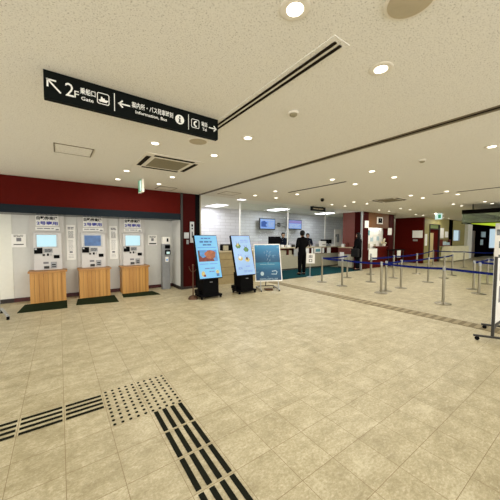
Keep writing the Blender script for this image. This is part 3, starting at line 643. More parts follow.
# ------------------------------------------------------------------ digital signs and poster stand
def dsign(x0, x1, label, kind, px):
    xc = (x0 + x1) / 2
    t = thing('digital_sign', label, 'digital sign', (xc, 5.95, 0), local=True)
    w = (x1 - x0) / 2
    part('base', MB().box(-w*0.85+px, w*1.0+px, -0.16, 0.22, 0.05, 0.10).box(-w*0.85+px, -w*0.2+px, 0.0, 0.26, 0.10, 0.20), M['black'], t, bevel=0.01)
    for sx in (-0.75, 0.9):
        for yy in (-0.12, 0.18):
            part('caster', MB().tube([(w*sx+px-0.018, yy, 0.028), (w*sx+px+0.018, yy, 0.028)], 0.028, 14), M['black'], t, True)
    part('pedestal', MB().prism([(-0.13, 0.10), (0.20, 0.10), (0.24, 0.55), (0.16, 0.55), (-0.10, 0.50)], 'x', -w*0.62+px, w*0.72+px), M['black'], t)
    part('badge', MB().box(-0.02+px, 0.05+px, -0.128, -0.112, 0.40, 0.415), M['grey'], t)
    tilt = math.radians(17)
    T = Matrix.Translation((0, -0.20, 0.50)) @ Matrix.Rotation(-tilt, 4, 'X')
    def tm():
        m = MB(); m.T = T; return m
    part('case', tm().box(-w, w, 0, 0.07, 0, 1.10), M['black'], t, bevel=0.006)
    sc = part('screen', tm().box(-w+0.014, w-0.014, -0.004, 0.001, 0.02, 1.085), M['screen_sky' if kind == 1 else 'screen_lav'], t)
    if kind == 1:
        part('headline', tm().lines(-w*.45, w*.4, 1.03, 1, 0.07, 0.03, -0.004, seed=31).lines(-w*.6, w*.55, 0.95, 1, 0.07, 0.045, -0.004, seed=32)
             .lines(-w*.35, w*.4, 0.87, 1, 0.07, 0.04, -0.004, seed=33).box(-w*.85, w*.8, -0.006, -0.004, 0.775, 0.785), M['scrtext'], sc)
        part('picture', tm().box(-w*.86, w*.8, -0.006, -0.004, 0.43, 0.72), M['pic_blue'], sc, label='photo panel on the screen')
        part('picture', tm().prism([(-w*.85, 0.43), (-w*.85, 0.66), (-w*.7, 0.58), (-w*.5, 0.52), (-w*.2, 0.55), (0.0, 0.5), (w*.4, 0.5), (w*.5, 0.43)], 'y', -0.008, -0.005), M['pic_red'], sc)
        part('picture', tm().prism([(0.06 + 0.15*math.cos(a*PI/8)*(1.1 if a % 3 else 0.9), 0.60 + 0.11*math.sin(a*PI/8)) for a in range(16)], 'y', -0.009, -0.006), M['pic_orange'], sc)
        part('picture', tm().box(-w*.85, -w*.72, -0.01, -0.006, 0.5, 0.70), M['pic_brown'], sc)
        part('caption', tm().lines(-w*.8, w*.85, 0.375, 1, 0.05, 0.012, -0.004, seed=34).lines(-w*.45, w*.5, 0.27, 1, 0.05, 0.026, -0.004, seed=35).lines(-w*.1, w*.4, 0.19, 1, 0.05, 0.024, -0.004, seed=36), M['scrgrey'], sc)
        part('figure', tm().prism([(-w*.62 + 0.05*math.cos(a*PI/5), 0.13 + 0.07*math.sin(a*PI/5)) for a in range(10)], 'y', -0.006, -0.004), M['pic_yellow'], sc)
        part('figure', tm().box(-w*.6, -w*.42, -0.008, -0.004, 0.06, 0.11), M['pic_red'], sc)
        part('figure', tm().prism([(w*.62 + 0.045*math.cos(a*PI/5), 0.16 + 0.05*math.sin(a*PI/5)) for a in range(10)], 'y', -0.006, -0.004), M['pic_yellow'], sc)
        part('figure', tm().box(w*.5, w*.74, -0.008, -0.004, 0.05, 0.12), M['scrtext'], sc)
    else:
        for (cx, cz, r, m1, m2) in ((-0.4, 0.80, 0.075, 'pic_green', 'pic_yellow'), (0.38, 0.70, 0.075, 'pic_green', 'pic_green'), (-0.35, 0.46, 0.07, 'pic_yellow', 'pic_white'), (0.35, 0.42, 0.07, 'pic_yellow', 'pic_brown')):
            a = part('illustration', tm().prism([(w*cx + r*1.1*math.cos(k*PI/8), cz + r*0.85*math.sin(k*PI/8)*(1.15 if k % 2 else 0.85)) for k in range(16)], 'y', -0.006, -0.004), M[m1], sc)
            part('detail', tm().prism([(w*cx - 0.01 + r*0.45*math.cos(k*PI/5), cz + r*0.5 + r*0.55*math.sin(k*PI/5)) for k in range(10)], 'y', -0.008, -0.006), M[m2], a)
            part('detail', tm().bar((w*cx-0.03, -0.007, cz+r*.8), (w*cx-0.05, -0.007, cz+r*1.7), 0.012, 0.004).bar((w*cx+0.02, -0.007, cz+r*.8), (w*cx+0.03, -0.007, cz+r*1.6), 0.012, 0.004), M['pic_brown'], a)
        part('caption', tm().lines(-w*.1, w*.75, 0.97, 2, 0.05, 0.012, -0.004, seed=41).lines(-w*.7, -w*.3, 0.22, 2, 0.03, 0.014, -0.004, seed=42).lines(w*.1, w*.55, 0.25, 1, 0.03, 0.014, -0.004, seed=43).lines(-w*.2, w*.75, 0.13, 2, 0.03, 0.01, -0.004, seed=44), M['scrgrey'], sc)
dsign(2.66, 3.28, 'tilted digital sign with a red and orange photo on its sky blue screen', 1, 0.02)
dsign(3.70, 4.31, 'tilted digital sign with four small drawings on its pale blue screen', 2, 0.06)
t = thing('poster_stand', 'white framed poster stand with a teal sea poster', 'poster stand', (4.80, 5.77, 0), rotz=math.radians(-23), local=True)
T = Matrix.Translation((0, -0.03, 0.27)) @ Matrix.Rotation(-math.radians(15), 4, 'X')
def tm():
    m = MB(); m.T = T; return m
part('frame', tm().box(-0.41, 0.38, -0.005, 0.02, 0, 0.03).box(-0.41, 0.38, -0.005, 0.02, 1.05, 1.08).box(-0.41, -0.385, -0.005, 0.02, 0.03, 1.05).box(0.355, 0.38, -0.005, 0.02, 0.03, 1.05), M['white'], t)
po = part('poster', tm().box(-0.385, 0.355, 0.0, 0.014, 0.03, 1.05), M['sea'], t)
mb = tm()
for (xx, zz, hh) in ((-0.10, 0.83, .05), (-0.02, 0.86, .06), (0.07, 0.84, .06), (-0.04, 0.75, .07), (0.03, 0.72, .06), (-0.02, 0.63, .06), (0.05, 0.60, .05), (-0.01, 0.53, .05)):
    mb.bar((xx-0.022, -0.001, zz), (xx+0.022, -0.001, zz+hh*0.4), 0.006, 0.002); mb.bar((xx, -0.001, zz-hh/2), (xx+0.004, -0.001, zz+hh/2), 0.005, 0.002); mb.bar((xx-0.02, -0.001, zz-hh*.4), (xx+0.015, -0.001, zz-hh*.1), 0.005, 0.002)
mb.lines(-0.25, 0.2, 0.49, 1, 0.03, 0.007, 0.0, seed=50).lines(-0.28, 0.28, 0.085, 2, 0.025, 0.007, 0.0, seed=51)
part('lettering', mb, M['ghost'], po)
part('figure', tm().prism([(-0.2 + 0.05*math.cos(a*PI/5), 0.22 + 0.06*math.sin(a*PI/5)) for a in range(10)], 'y', -0.002, 0.0), M['ghost'], po)
part('outline', tm().prism([(0.06, 0.2), (0.22, 0.19), (0.25, 0.27), (0.2, 0.31), (0.08, 0.29), (0.1, 0.275), (0.19, 0.29), (0.23, 0.265), (0.21, 0.21), (0.075, 0.215)], 'y', -0.002, 0.0), M['ghost'], po)
part('leg', MB().tube([(-0.26, -0.03, 0.28), (-0.26, -0.06, 0.05)], 0.014), M['ltgrey'], t, True)
part('leg', MB().tube([(0.26, -0.03, 0.28), (0.26, -0.06, 0.05)], 0.014), M['ltgrey'], t, True)
part('foot', MB().box(-0.28, -0.24, -0.14, 0.42, 0.04, 0.07), M['ltgrey'], t); part('foot', MB().box(0.24, 0.28, -0.14, 0.42, 0.04, 0.07), M['ltgrey'], t)
part('back_strut', MB().tube([(0, 0.16, 0.80), (0, 0.38, 0.07)], 0.014).tube([(-0.26, 0.38, 0.07), (0.26, 0.38, 0.07)], 0.012), M['dkgrey'], t, True)
part('weight', MB().box(-0.11, 0.11, 0.0, 0.14, 0.0, 0.06), M['bronze'], t, bevel=0.01)
for sx in (-0.26, 0.26):
    for yy in (-0.12, 0.40): part('caster', MB().tube([(sx-0.015, yy, 0.022), (sx+0.015, yy, 0.022)], 0.022, 12), M['black'], t, True)

# ------------------------------------------------------------------ counters and what stands on them
t = thing('counter', 'tan tiled side counter behind the digital signs', 'counter', (4.8, 7.7, 0))
part('body', MB().box(3.42, 6.2, 7.4, 8.0, 0, 1.02), M['tancounter'], t)
part('top', MB().box(3.42, 6.22, 7.37, 8.05, 1.02, 1.06), M['ctop'], t)
j = MB()
for zz in (0.28, 0.53, 0.78): j.box(3.42, 6.2, 7.396, 7.4, zz, zz+0.008)
part('joints', j, M['bronze'], t)
t = thing('counter', 'long pale ticket counter with red brown cubbyholes under its top', 'counter', (10.5, 9.2, 0))
part('body', MB().box(6.6, 13.8, 8.95, 9.5, 0.06, 0.69).box(6.6, 13.8, 9.3, 9.5, 0.69, 1.0), M['counter'], t)
part('plinth', MB().box(6.6, 13.8, 9.0, 9.5, 0, 0.06), M['base_dark'], t)
part('top', MB().box(6.6, 13.85, 8.93, 9.6, 1.0, 1.04), M['ctop'], t)
part('back_panel', MB().box(6.6, 13.8, 9.26, 9.3, 0.69, 1.0), M['redbrown'], t)
for xx in (6.62, 7.4, 8.0, 8.6, 9.3, 9.95, 10.6, 11.05, 11.6, 12.25, 12.9, 13.5):
    part('divider', MB().box(xx-0.02, xx+0.02, 8.97, 9.26, 0.69, 1.0), M['redbrown'], t)
part('red_panel', MB().box(11.66, 12.24, 8.97, 9.0, 0.69, 1.0), M['red'], t, label='dark red closed panel')
def sheet(x0, x1, z0, z1, label, y=8.94, m='paper', cat='notice', grp='papers shown on the ticket counter front'):
    return single('notice_sheet', MB().box(x0, x1, y-0.012, y, z0, z1), M[m], label, cat, grp)
sheet(8.90, 9.3, 0.62, 1.0, 'pale grey panel on the counter front left of the customer in black', m='ltgrey')
sheet(9.72, 9.92, 0.70, 0.98, 'narrow white sheet on the counter front behind the customer in black')
sheet(10.12, 10.24, 0.72, 0.98, 'narrow white sheet between the customer in black and the framed picture')
sheet(10.92, 11.05, 0.72, 0.98, 'narrow white sheet right of the framed picture on the counter')
sheet(11.30, 11.58, 0.70, 0.99, 'white sheet left of the dark red counter panel')
sheet(12.30, 12.58, 0.66, 1.0, 'white sheet right of the dark red counter panel')
t = thing('counter', 'short return counter beside the customer with the shoulder bag', 'counter', (11.8, 8.0, 0))
part('body', MB().box(11.5, 12.1, 7.62, 8.4, 0.06, 0.69), M['counter'], t)
part('plinth', MB().box(11.53, 12.1, 7.62, 8.4, 0, 0.06), M['base_dark'], t)
part('upper_panel', MB().box(11.51, 12.1, 7.62, 8.4, 0.69, 1.0), M['redbrown'], t)
part('top', MB().box(11.48, 12.12, 7.61, 8.42, 1.0, 1.04), M['ctop'], t)
single('notice_sheet', MB().box(11.485, 11.495, 8.05, 8.3, 0.46, 0.78), M['paper'], 'low white sheet hanging on the return counter beside the second customer', 'notice', 'papers shown on the ticket counter front')
t = thing('picture_frame', 'small framed picture with teal print on the counter front', 'picture', (10.57, 8.94, 0.74))
part('frame', MB().box(10.30, 10.84, 8.92, 8.945, 0.72, 1.0), M['white'], t)
part('print', MB().box(10.40, 10.74, 8.915, 8.921, 0.79, 0.93), M['picture_teal'], t)
for x0, x1, lb in ((8.06, 8.5, 'cream storage box in the cubbyhole under the left monitor'), (8.62, 8.86, 'cream storage box in the cubbyhole beside the grey panel'), (11.08, 11.26, 'black storage box in the counter cubbyhole left of the red panel')):
    single('storage_box', MB().box(x0, x1, 9.02, 9.24, 0.692, 0.90), M['black' if 'black' in lb else 'counter'], lb, 'box', bevel=0.006)
def monitor(x, y, z, w, h, label, back=True):
    t = thing('computer_monitor', label, 'monitor', (x, y, z))
    part('panel', MB().box(x-w/2, x+w/2, y-0.02, y+0.02, z+0.14, z+0.14+h), M['black'], t, bevel=0.006)
    part('neck', MB().box(x-0.03, x+0.03, y-0.01, y+0.03, z+0.01, z+0.2), M['black'], t)
    part('foot', MB().box(x-0.12, x+0.12, y-0.09, y+0.09, z, z+0.012), M['black'], t)
monitor(7.98, 9.25, 1.04, 0.72, 0.36, 'black monitor on the counter beside the clerk in navy')
monitor(11.5, 9.36, 1.04, 0.40, 0.22, 'left black monitor of the pair left of the tall white panel')
monitor(11.96, 9.36, 1.04, 0.46, 0.22, 'right black monitor of the pair left of the tall white panel')
monitor(4.95, 7.88, 1.06, 0.30, 0.30, 'black monitor on the tan side counter behind the second digital sign')
t = thing('printer', 'black and beige printer on the tan side counter', 'printer', (4.58, 7.7, 1.06))
part('body', MB().box(4.34, 4.84, 7.5, 7.8, 1.06, 1.24), M['black'], t, bevel=0.01)
part('panel', MB().box(4.30, 4.48, 7.48, 7.52, 1.07, 1.23), M['counter'], t)
part('lid', MB().box(4.36, 4.82, 7.52, 7.8, 1.24, 1.27), M['dkgrey'], t)
t = thing('printer', 'white printer on the ticket counter left of the black monitors', 'printer', (11.15, 9.2, 1.04))
part('body', MB().box(10.94, 11.3, 9.0, 9.2, 1.04, 1.32), M['white'], t, bevel=0.012)
part('slot', MB().box(11.0, 11.24, 8.99, 9.0, 1.12, 1.15), M['dkgrey'], t)
t = thing('display_panel', 'tall white upright panel on the right end of the ticket counter', 'panel', (12.4, 9.1, 1.04))
part('board', MB().box(12.12, 12.72, 9.1, 9.14, 1.04, 1.95), M['white'], t)
part('print', MB().box(12.3, 12.5, 9.094, 9.1, 1.25, 1.7).box(12.2, 12.45, 9.092, 9.1, 1.55, 1.68), M['grey'], t)
part('foot', MB().box(12.2, 12.3, 9.02, 9.22, 1.04, 1.06).box(12.54, 12.64, 9.02, 9.22, 1.04, 1.06), M['grey'], t)
for x, y, w, d, h, m, lb in ((8.30, 9.1, .16, .12, .12, 'paper', 'white tissue box on the counter under the left clerk'), (8.62, 9.05, .2, .14, .10, 'paper', 'stack of white leaflets at the grey panel'),
        (9.02, 9.1, .14, .1, .13, 'dkgrey', 'small dark card machine above the grey panel'), (9.3, 9.1, .12, .1, .07, 'counter', 'low cream tray near the customer in black'), (10.15, 9.1, .05, .05, .32, 'dkgrey', 'thin dark upright holder right of the customer in black'),
        (10.72, 9.1, .16, .1, .14, 'grey', 'grey pen holder on the counter above the framed picture'), (11.57, 8.16, .12, .14, .15, 'paper', 'white box on the return counter beside the second customer'), (11.57, 7.95, .12, .12, .22, 'redbrown', 'red brown box on the return counter behind the second customer'),
        (11.62, 9.12, .2, .12, .12, 'grey', 'grey keyboard box before the pair of monitors'), (11.95, 9.1, .12, .1, .10, 'paper', 'small white cup box before the right monitor')):
    single('desk_item', MB().box(x-w/2, x+w/2, y-d/2, y+d/2, 1.04, 1.04+h), M[m], lb, 'box', 'small things on the ticket counter', bevel=0.006)
# glass screen over the counter
for x, lb in ((6.2, 'thin steel post of the glass screen behind the second digital sign'), (8.95, 'thin steel post of the glass screen left of the customer in black'), (11.7, 'thin steel post of the glass screen before the black monitors')):
    single('screen_post', MB().box(x-0.022, x+0.022, 9.4, 9.44, 1.04, HO), M['white'], lb, 'post', 'posts of the glass counter screen')
for x0, x1, lb in ((6.24, 8.91, 'left clear glass pane above the ticket counter'), (8.99, 11.66, 'middle clear glass pane above the ticket counter'), (11.74, 13.8, 'right clear glass pane above the ticket counter')):
    single('glass_pane', MB().box(x0, x1, 9.415, 9.425, 1.30, HO), M['glass'], lb, 'glass', 'panes of the glass counter screen')
# televisions
def tv(x0, x1, z0, z1, label, kind):
    xc = (x0+x1)/2
    t = thing('television', label, 'television', (xc, 11.55, z0))
    part('case', MB().box(x0, x1, 11.48, 11.55, z0, z1), M['dkgrey'], t, bevel=0.01)
    sc = part('screen', MB().box(x0+0.04, x1-0.04, 11.474, 11.48, z0+0.05, z1-0.04), M['screen_tv'], t)
    if kind == 1:
        part('picture', MB().prism([(x0+0.1, z0+0.16), (x0+0.1, z0+0.42), (x0+0.3, z0+0.48), (x0+0.52, z0+0.38), (x0+0.40, z0+0.26), (x0+0.5, z0+0.14)], 'y', 11.468, 11.474), M['tvblue'], sc)
        part('caption', MB().lines(x0+0.6, x1-0.1, z0+0.44, 4, 0.075, 0.03, 11.474, seed=61).box(x0+0.1, x1-0.1, 11.47, 11.474, z0+0.50, z0+0.535), M['tvwhite'], sc)
    else:
        part('header', MB().box(x0+0.04, x1-0.04, 11.47, 11.474, z0+0.36, z1-0.06), M['tvviolet'], sc)
        part('caption', MB().lines(x0+0.1, x1-0.12, z0+0.32, 4, 0.065, 0.03, 11.474, seed=62), M['tvwhite'], sc)
    part('wall_bracket', MB().box(xc-0.12, xc+0.12, 11.55, 11.77, z0+0.2, z0+0.4), M['dkgrey'], t)
    return t
t1 = tv(8.84, 9.95, 1.92, 2.54, 'left television on the office wall showing a dark blue map', 1)
t2 = tv(10.95, 12.08, 1.97, 2.55, 'right television on the office wall with a violet header', 2)
t = thing('monitor_bracket', 'crossed grey wall arms between the two televisions', 'bracket', (10.4, 11.7, 2.2))
part('arm', MB().bar((9.97, 11.62, 2.16), (10.9, 11.72, 2.36), 0.03), M['grey'], t)
part('arm', MB().bar((9.97, 11.66, 2.26), (10.9, 11.7, 2.12), 0.03), M['grey'], t)
part('plate', MB().box(10.35, 10.55, 11.72, 11.77, 2.12, 2.34), M['dkgrey'], t)
# office ceiling panel lights
pl = bpy.data.lights.new('panel_light_source', 'AREA'); pl.shape = 'RECTANGLE'; pl.size = 0.6; pl.size_y = 1.1; pl.energy = PANEL_W; pl.color = (0.93, 0.95, 1.0)
for x, y, lb in ((5.9, 10.9, 'white office ceiling panel light above the first digital sign'), (9.2, 10.4, 'white office ceiling panel light above the left television'), (12.8, 10.3, 'white office ceiling panel light beyond the small black sign'), (5.7, 8.4, 'white office ceiling panel light nearest the glass front'), (9.0, 8.1, 'white office ceiling panel light before the televisions')):
    t = thing('panel_light', lb, 'ceiling light', (x, y, HO), group='panel lights in the office ceiling')
    s = 1.0 if y > 9 else 0.45
    part('frame', MB().box(x-0.34*s, x+0.34*s, y-0.6*s, y+0.6*s, HO-0.02, HO), M['ceilwhite'], t)
    part('diffuser', MB().box(x-0.31*s, x+0.31*s, y-0.57*s, y+0.57*s, HO-0.025, HO-0.02), M['panelglow'], t)
    l = bpy.data.objects.new('panel_light_source', pl); COL.objects.link(l); l.parent = t; l.location = (0, 0, -0.04)

# ------------------------------------------------------------------ service window
t = thing('service_counter', 'dark red service counter under the bulletin opening', 'counter', (13.4, 7.4, 0))
part('front', MB().box(12.2, 14.08, 7.24, 7.32, 0, 0.86).box(13.05, 14.08, 7.24, 7.32, 0.86, 1.04), M['red'], t)
part('top', MB().box(12.2, 13.05, 7.22, 7.46, 0.86, 0.89).box(13.05, 14.08, 7.22, 7.46, 1.04, 1.07), M['redbrown'], t)
single('notice_sheet', MB().box(12.25, 13.0, 7.19, 7.21, 0.42, 0.97), M['paper'], 'large white sheet on the front of the red service counter', 'notice')
t = thing('bulletin_board', 'bright bulletin board covered with papers behind the service counter', 'board', (13.1, 7.5, 0.9))
part('board', MB().box(12.2, 14.07, 7.5, 7.54, 0.9, 2.02), M['cream'], t)
rnd = random.Random(3)
k = 0
for ix in range(6):
    for iz in range(3):
        xx = 12.4 + ix*0.29 + rnd.uniform(-.03, .03); zz = 1.1 + iz*0.34 + rnd.uniform(-.03, .03)
        ww = rnd.uniform(.09, .13); hh = rnd.uniform(.10, .15)
        part('paper', MB().box(xx-ww, xx+ww, 7.49, 7.5, zz-hh, zz+hh), M[('paper', 'ghost', 'white', 'counter', 'paper', 'picture_teal' if k == 5 else 'paper')[k % 6]], t)
        k += 1
part('round_notice', MB().prism([(12.95 + 0.17*math.cos(a*PI/10), 1.70 + 0.2*math.sin(a*PI/10)) for a in range(20)], 'y', 7.48, 7.49), M['white'], t)
bl = bpy.data.lights.new('board_fill_light', 'AREA'); bl.shape = 'RECTANGLE'; bl.size = 1.5; bl.size_y = 0.1; bl.energy = 5; bl.color = (1, 0.98, 0.9)
t = thing('board_fill_lamp', 'added unseen fill lamp behind the brown board above the service opening', 'ceiling light', (13.1, 7.36, 2.12))  # hidden fill lamp, added to brighten the bulletin board
part('housing', MB().box(12.3, 13.9, 7.30, 7.42, 2.12, 2.16), M['white'], t)
part('tube', MB().tube([(12.35, 7.36, 2.10), (13.85, 7.36, 2.10)], 0.016), M['panelglow'], t, True)
l = bpy.data.objects.new('board_fill_light', bl); COL.objects.link(l); l.parent = t; l.location = (0, 0.0, -0.05); l.rotation_euler = (math.radians(25), 0, 0)
t = thing('wall_clock', 'square wall clock on the brown board above the service opening', 'clock', (13.15, 7.22, 2.4))
part('case', MB().box(12.92, 13.42, 7.17, 7.22, 2.2, 2.54), M['white'], t, bevel=0.01)
fc = part('face', MB().box(12.99, 13.35, 7.165, 7.17, 2.25, 2.49), M['black'], t)
part('hand', MB().bar((13.17, 7.162, 2.37), (13.17, 7.162, 2.46), 0.014, 0.004), M['ltgrey'], fc)
part('hand', MB().bar((13.17, 7.162, 2.37), (13.27, 7.162, 2.34), 0.014, 0.004), M['ltgrey'], fc)
single('notice_sheet', MB().box(13.98, 14.34, 7.17, 7.19, 1.66, 2.02), M['paper'], 'white notice at the upper right corner of the service opening', 'notice')
single('notice_sheet', MB().box(11.82, 12.14, 7.17, 7.195, 1.98, 2.32), M['paper'], 'white notice on the red pillar left of the clock', 'notice')
t = thing('flower_arrangement', 'cream dried flower arrangement at the right end of the service counter', 'plant', (13.8, 7.3, 1.07))
part('pot', MB().lathe((13.8, 7.3, 1.07), [(0.06, 0), (0.09, 0.02), (0.10, 0.12), (0.085, 0.14)], 16), M['pot'], t, True)
mb = MB(); mf = MB(); rnd = random.Random(9)
for k in range(26):
    a = rnd.uniform(0, 2*PI); rr = rnd.uniform(0.02, 0.2); zz = 1.2 + rnd.uniform(0.02, 0.32)*(1 - rr*2)
    p = (13.8 + rr*math.cos(a)*1.2, 7.3 + rr*0.6*math.sin(a), zz)
    mb.tube([(13.8, 7.3, 1.19), ((13.8+p[0])/2, 7.3, (1.2+zz)/2+0.03), p], 0.006, 5)
    mf.ball(p, 0.035, 0.03, 0.03, 8)
part('stems', mb, M['leafgreen'], t); part('flowers', mf, M['flower'], t, True)
t = thing('side_table', 'small dark table with slim dark legs right of the service counter', 'table', (14.5, 6.9, 0))
part('tabletop', MB().box(13.75, 14.95, 6.75, 7.12, 0.86, 0.9), M['black'], t)
for xx in (13.85, 14.85):
    for yy in (6.8, 7.07): part('leg', MB().box(xx-0.02, xx+0.02, yy-0.02, yy+0.02, 0, 0.86), M['base_dark'], t)
single('notice_sheet', MB().box(14.1, 14.45, 6.73, 6.745, 0.5, 0.86), M['paper'], 'white sheet hanging from the small dark table', 'notice')

# ------------------------------------------------------------------ far end
single('wall_board', MB().box(17.46, 17.495, 6.93, 7.48, 1.52, 1.95), M['paper'], 'white board on the far red wall beside its corner', 'board')
single('wall_plate', MB().box(17.48, 17.498, 7.2, 7.45, 1.32, 1.42), M['ltgrey'], 'small pale plate under the board on the far red wall', 'plate')
single('notice_sheet', MB().box(17.72, 17.95, 6.86, 6.9, 1.05, 1.75), M['paper'], 'tall pale notice on the olive wall left of the red door', 'notice')
single('notice_sheet', MB().box(19.95, 20.45, 6.86, 6.9, 1.5, 2.15), M['paper'], 'tall white notice on the olive wall right of the red door', 'notice')
single('notice_sheet', MB().box(20.75, 21.2, 6.86, 6.9, 1.55, 1.95), M['paper'], 'small white notice on the olive wall left of the dark pillar', 'notice')
t = thing('leaflet_rack', 'brown leaflet rack on the olive wall above the draped table', 'rack', (20.6, 6.8, 1.0))
part('body', MB().box(19.95, 21.35, 6.74, 6.895, 1.0, 1.05), M['redbrown'], t)
part('shelf', MB().box(19.95, 21.35, 6.74, 6.895, 1.36, 1.4).box(19.95, 20.0, 6.74, 6.895, 1.05, 1.36).box(21.3, 21.35, 6.74, 6.895, 1.05, 1.36), M['redbrown'], t)
part('leaflets', MB().box(20.05, 20.6, 6.76, 6.88, 1.05, 1.28).box(20.7, 21.25, 6.76, 6.88, 1.05, 1.24), M['ghost'], t)
t = thing('draped_table', 'long table under a cream cloth before the olive wall', 'table', (21.7, 6.5, 0))
mb = MB(); n = 80; top = []; bot = []
x0, x1, y0, y1 = 20.2, 23.3, 6.3, 6.85
per = []
for k in range(n):
    u = k / n * 4; s_ = int(u); f_ = u - s_
    per.append([(x0+(x1-x0)*f_, y0), (x1, y0+(y1-y0)*f_), (x1-(x1-x0)*f_, y1), (x0, y1-(y1-y0)*f_)][s_])
cx_, cy_ = (x0+x1)/2, (y0+y1)/2
top = [mb._v((p[0], p[1], 0.98)) for p in per]
bot = [mb._v((p[0] + 0.05*math.copysign(1, p[0]-cx_)*(0.5+0.5*math.sin(k*1.9)), p[1] + 0.05*math.copysign(1, p[1]-cy_)*(0.5+0.5*math.sin(k*1.9)), 0.06)) for k, p in enumerate(per)]
mb.bm.faces.new(top)
for k in range(n): mb.bm.faces.new((top[k], top[(k+1)%n], bot[(k+1)%n], bot[k]))
part('cloth', mb, M['cloth'], t)
part('tabletop', MB().box(x0+0.02, x1-0.02, y0+0.02, y1-0.02, 0.93, 0.97), M['woodtop'], t)
for xx in (x0+0.15, x1-0.15):
    for yy in (y0+0.1, y1-0.1): part('leg', MB().box(xx-0.03, xx+0.03, yy-0.03, yy+0.03, 0, 0.93), M['grey'], t)
single('passage_sign', MB().box(28.4, 29.5, 6.86, 6.9, 1.6, 2.05), M['ghost'], 'upper pale sign on the dark passage wall', 'sign')
single('passage_sign', MB().box(28.3, 28.9, 6.86, 6.9, 0.95, 1.4), M['ghost'], 'lower pale sign on the dark passage wall', 'sign')

# lit kiosk booth at the right
t = thing('kiosk_canopy', 'dark framed glass canopy with a lime green lit underside', 'canopy', (12.1, 1, 2.07))
CX, CY, CX1, CY0 = 12.1, 3.52, 17.2, -1.5
part('frame', MB().box(CX, CX+0.12, CY0, CY, 2.40, 2.545).box(CX+0.12, CX1, CY-0.12, CY, 2.40, 2.545).box(CX1-0.12, CX1, CY0, CY-0.12, 2.40, 2.545).box(CX+0.12, CX1-0.12, CY0, CY0+0.12, 2.40, 2.545), M['fascia'], t)
part('bottom_rail', MB().box(CX, CX+0.03, CY0, CY, 2.055, 2.075).box(CX+0.03, CX1, CY-0.05, CY, 2.05, 2.08).box(CX1-0.04, CX1, CY0, CY-0.05, 2.05, 2.08), M['fascia'], t)
part('tray', MB().box(CX+0.33, CX1-0.08, CY0+0.04, CY-0.18, 2.06, 2.09), M['fascia'], t)  # dark casing added to stop the lime panel lighting the ceiling
part('glass', MB().box(CX+0.01, CX+0.022, CY0, CY-0.02, 2.075, 2.40), M['greenglass'], t)
part('glass', MB().box(CX+0.03, CX1-0.04, CY-0.03, CY-0.018, 2.08, 2.40), M['greenglass'], t)
part('light_panel', MB().box(CX+0.35, CX1-0.1, CY0+0.05, CY-0.2, 2.045, 2.06), M['lime'], t, label='lime green lit panel')
for yy in (3.2, 0.5, -1.2): part('hanger', MB().box(CX+0.05, CX+0.08, yy, yy+0.03, 2.545, H), M['fascia'], t)
for yy in (3.2, 0.5, -1.2): part('hanger', MB().box(CX1-0.08, CX1-0.05, yy, yy+0.03, 2.545, H), M['fascia'], t)
t = thing('partition_panel', 'white partition with grey photos below the lime canopy', 'partition', (12.4, 1.7, 0))
part('panel', MB().box(12.36, 12.44, 0.4, 2.62, 0.02, 2.04), M['white'], t)
for yy, zz, hh in ((2.52, 1.72, .1), (2.36, 1.72, .1), (2.45, 1.3, .12), (2.25, 1.3, .12), (2.45, .85, .1)):
    part('photo', MB().box(12.35, 12.36, yy-0.055, yy+0.055, zz-hh, zz+hh), M['blackphoto'], t)
part('foot', MB().box(12.15, 12.65, 0.6, 0.66, 0, 0.02).box(12.15, 12.65, 2.5, 2.56, 0, 0.02), M['grey'], t)

# rolling notice board at the right edge
t = thing('notice_stand', 'rolling notice board with dark frame at the right edge of the photo', 'notice board', (5.45, 1.07, 0))
part('post', MB().bar((5.13, 1.06, 0.06), (5.13, 1.06, 1.25), 0.034), M['dkgrey'], t)
part('post', MB().bar((5.86, 1.10, 0.06), (5.86, 1.10, 1.25), 0.034), M['dkgrey'], t)
part('foot', MB().bar((5.01, 1.25, 0.07), (5.25, 0.83, 0.07), 0.034, 0.026), M['dkgrey'], t)
part('foot', MB().bar((5.76, 1.34, 0.07), (5.96, 0.90, 0.07), 0.034, 0.026), M['dkgrey'], t)
for x, y in ((5.03, 1.21), (5.23, 0.87), (5.78, 1.30), (5.94, 0.94)):
    part('caster', MB().tube([(x-0.014, y, 0.03), (x+0.014, y, 0.03)], 0.028, 14).box(x-0.012, x+0.012, y-0.012, y+0.012, 0.03, 0.06), M['black'], t, True)
bd = part('board', MB().box(5.15, 5.84, 1.06, 1.09, 0.25, 1.22), M['white'], t)
part('print', MB().box(5.36, 5.6, 1.055, 1.06, 0.88, 1.12).box(5.36, 5.6, 1.055, 1.06, 0.55, 0.8), M['greyink'], bd)
part('crossbar', MB().bar((5.13, 1.06, 0.2), (5.86, 1.10, 0.2), 0.03), M['dkgrey'], t)

# ------------------------------------------------------------------ queue barriers
POST_H = 0.86
base_me = MB().lathe((0,0,0), [(0.165, 0), (0.165, 0.008), (0.15, 0.018), (0.04, 0.028), (0.03, 0.04)], 28).mesh('base', M['chrome'], smooth=True)
pole_me = MB().tube([(0,0,0.03), (0,0,POST_H-0.09)], 0.03, 16).mesh('pole', M['chrome'], smooth=True)
head_me = MB().lathe((0,0,POST_H-0.09), [(0.034, 0), (0.034, 0.075), (0.028, 0.088), (0.01, 0.09)], 18).mesh('belt_cassette', M['grey'], smooth=True)
SP = {}
def stanchion(key, x, y, label, to=()):
    t = thing('belt_stanchion', label, 'stanchion', (x, y, 0), group='chrome stanchions with blue belts')
    for nm, me in (('base', base_me), ('pole', pole_me), ('belt_cassette', head_me)):
        o = bpy.data.objects.new(nm, me); COL.objects.link(o); o.parent = t
    SP[key] = (x, y, t, to)
stanchion('a', 7.166, 2.365, 'chrome stanchion standing nearest the floor grating, close to the right edge', ['off1'])
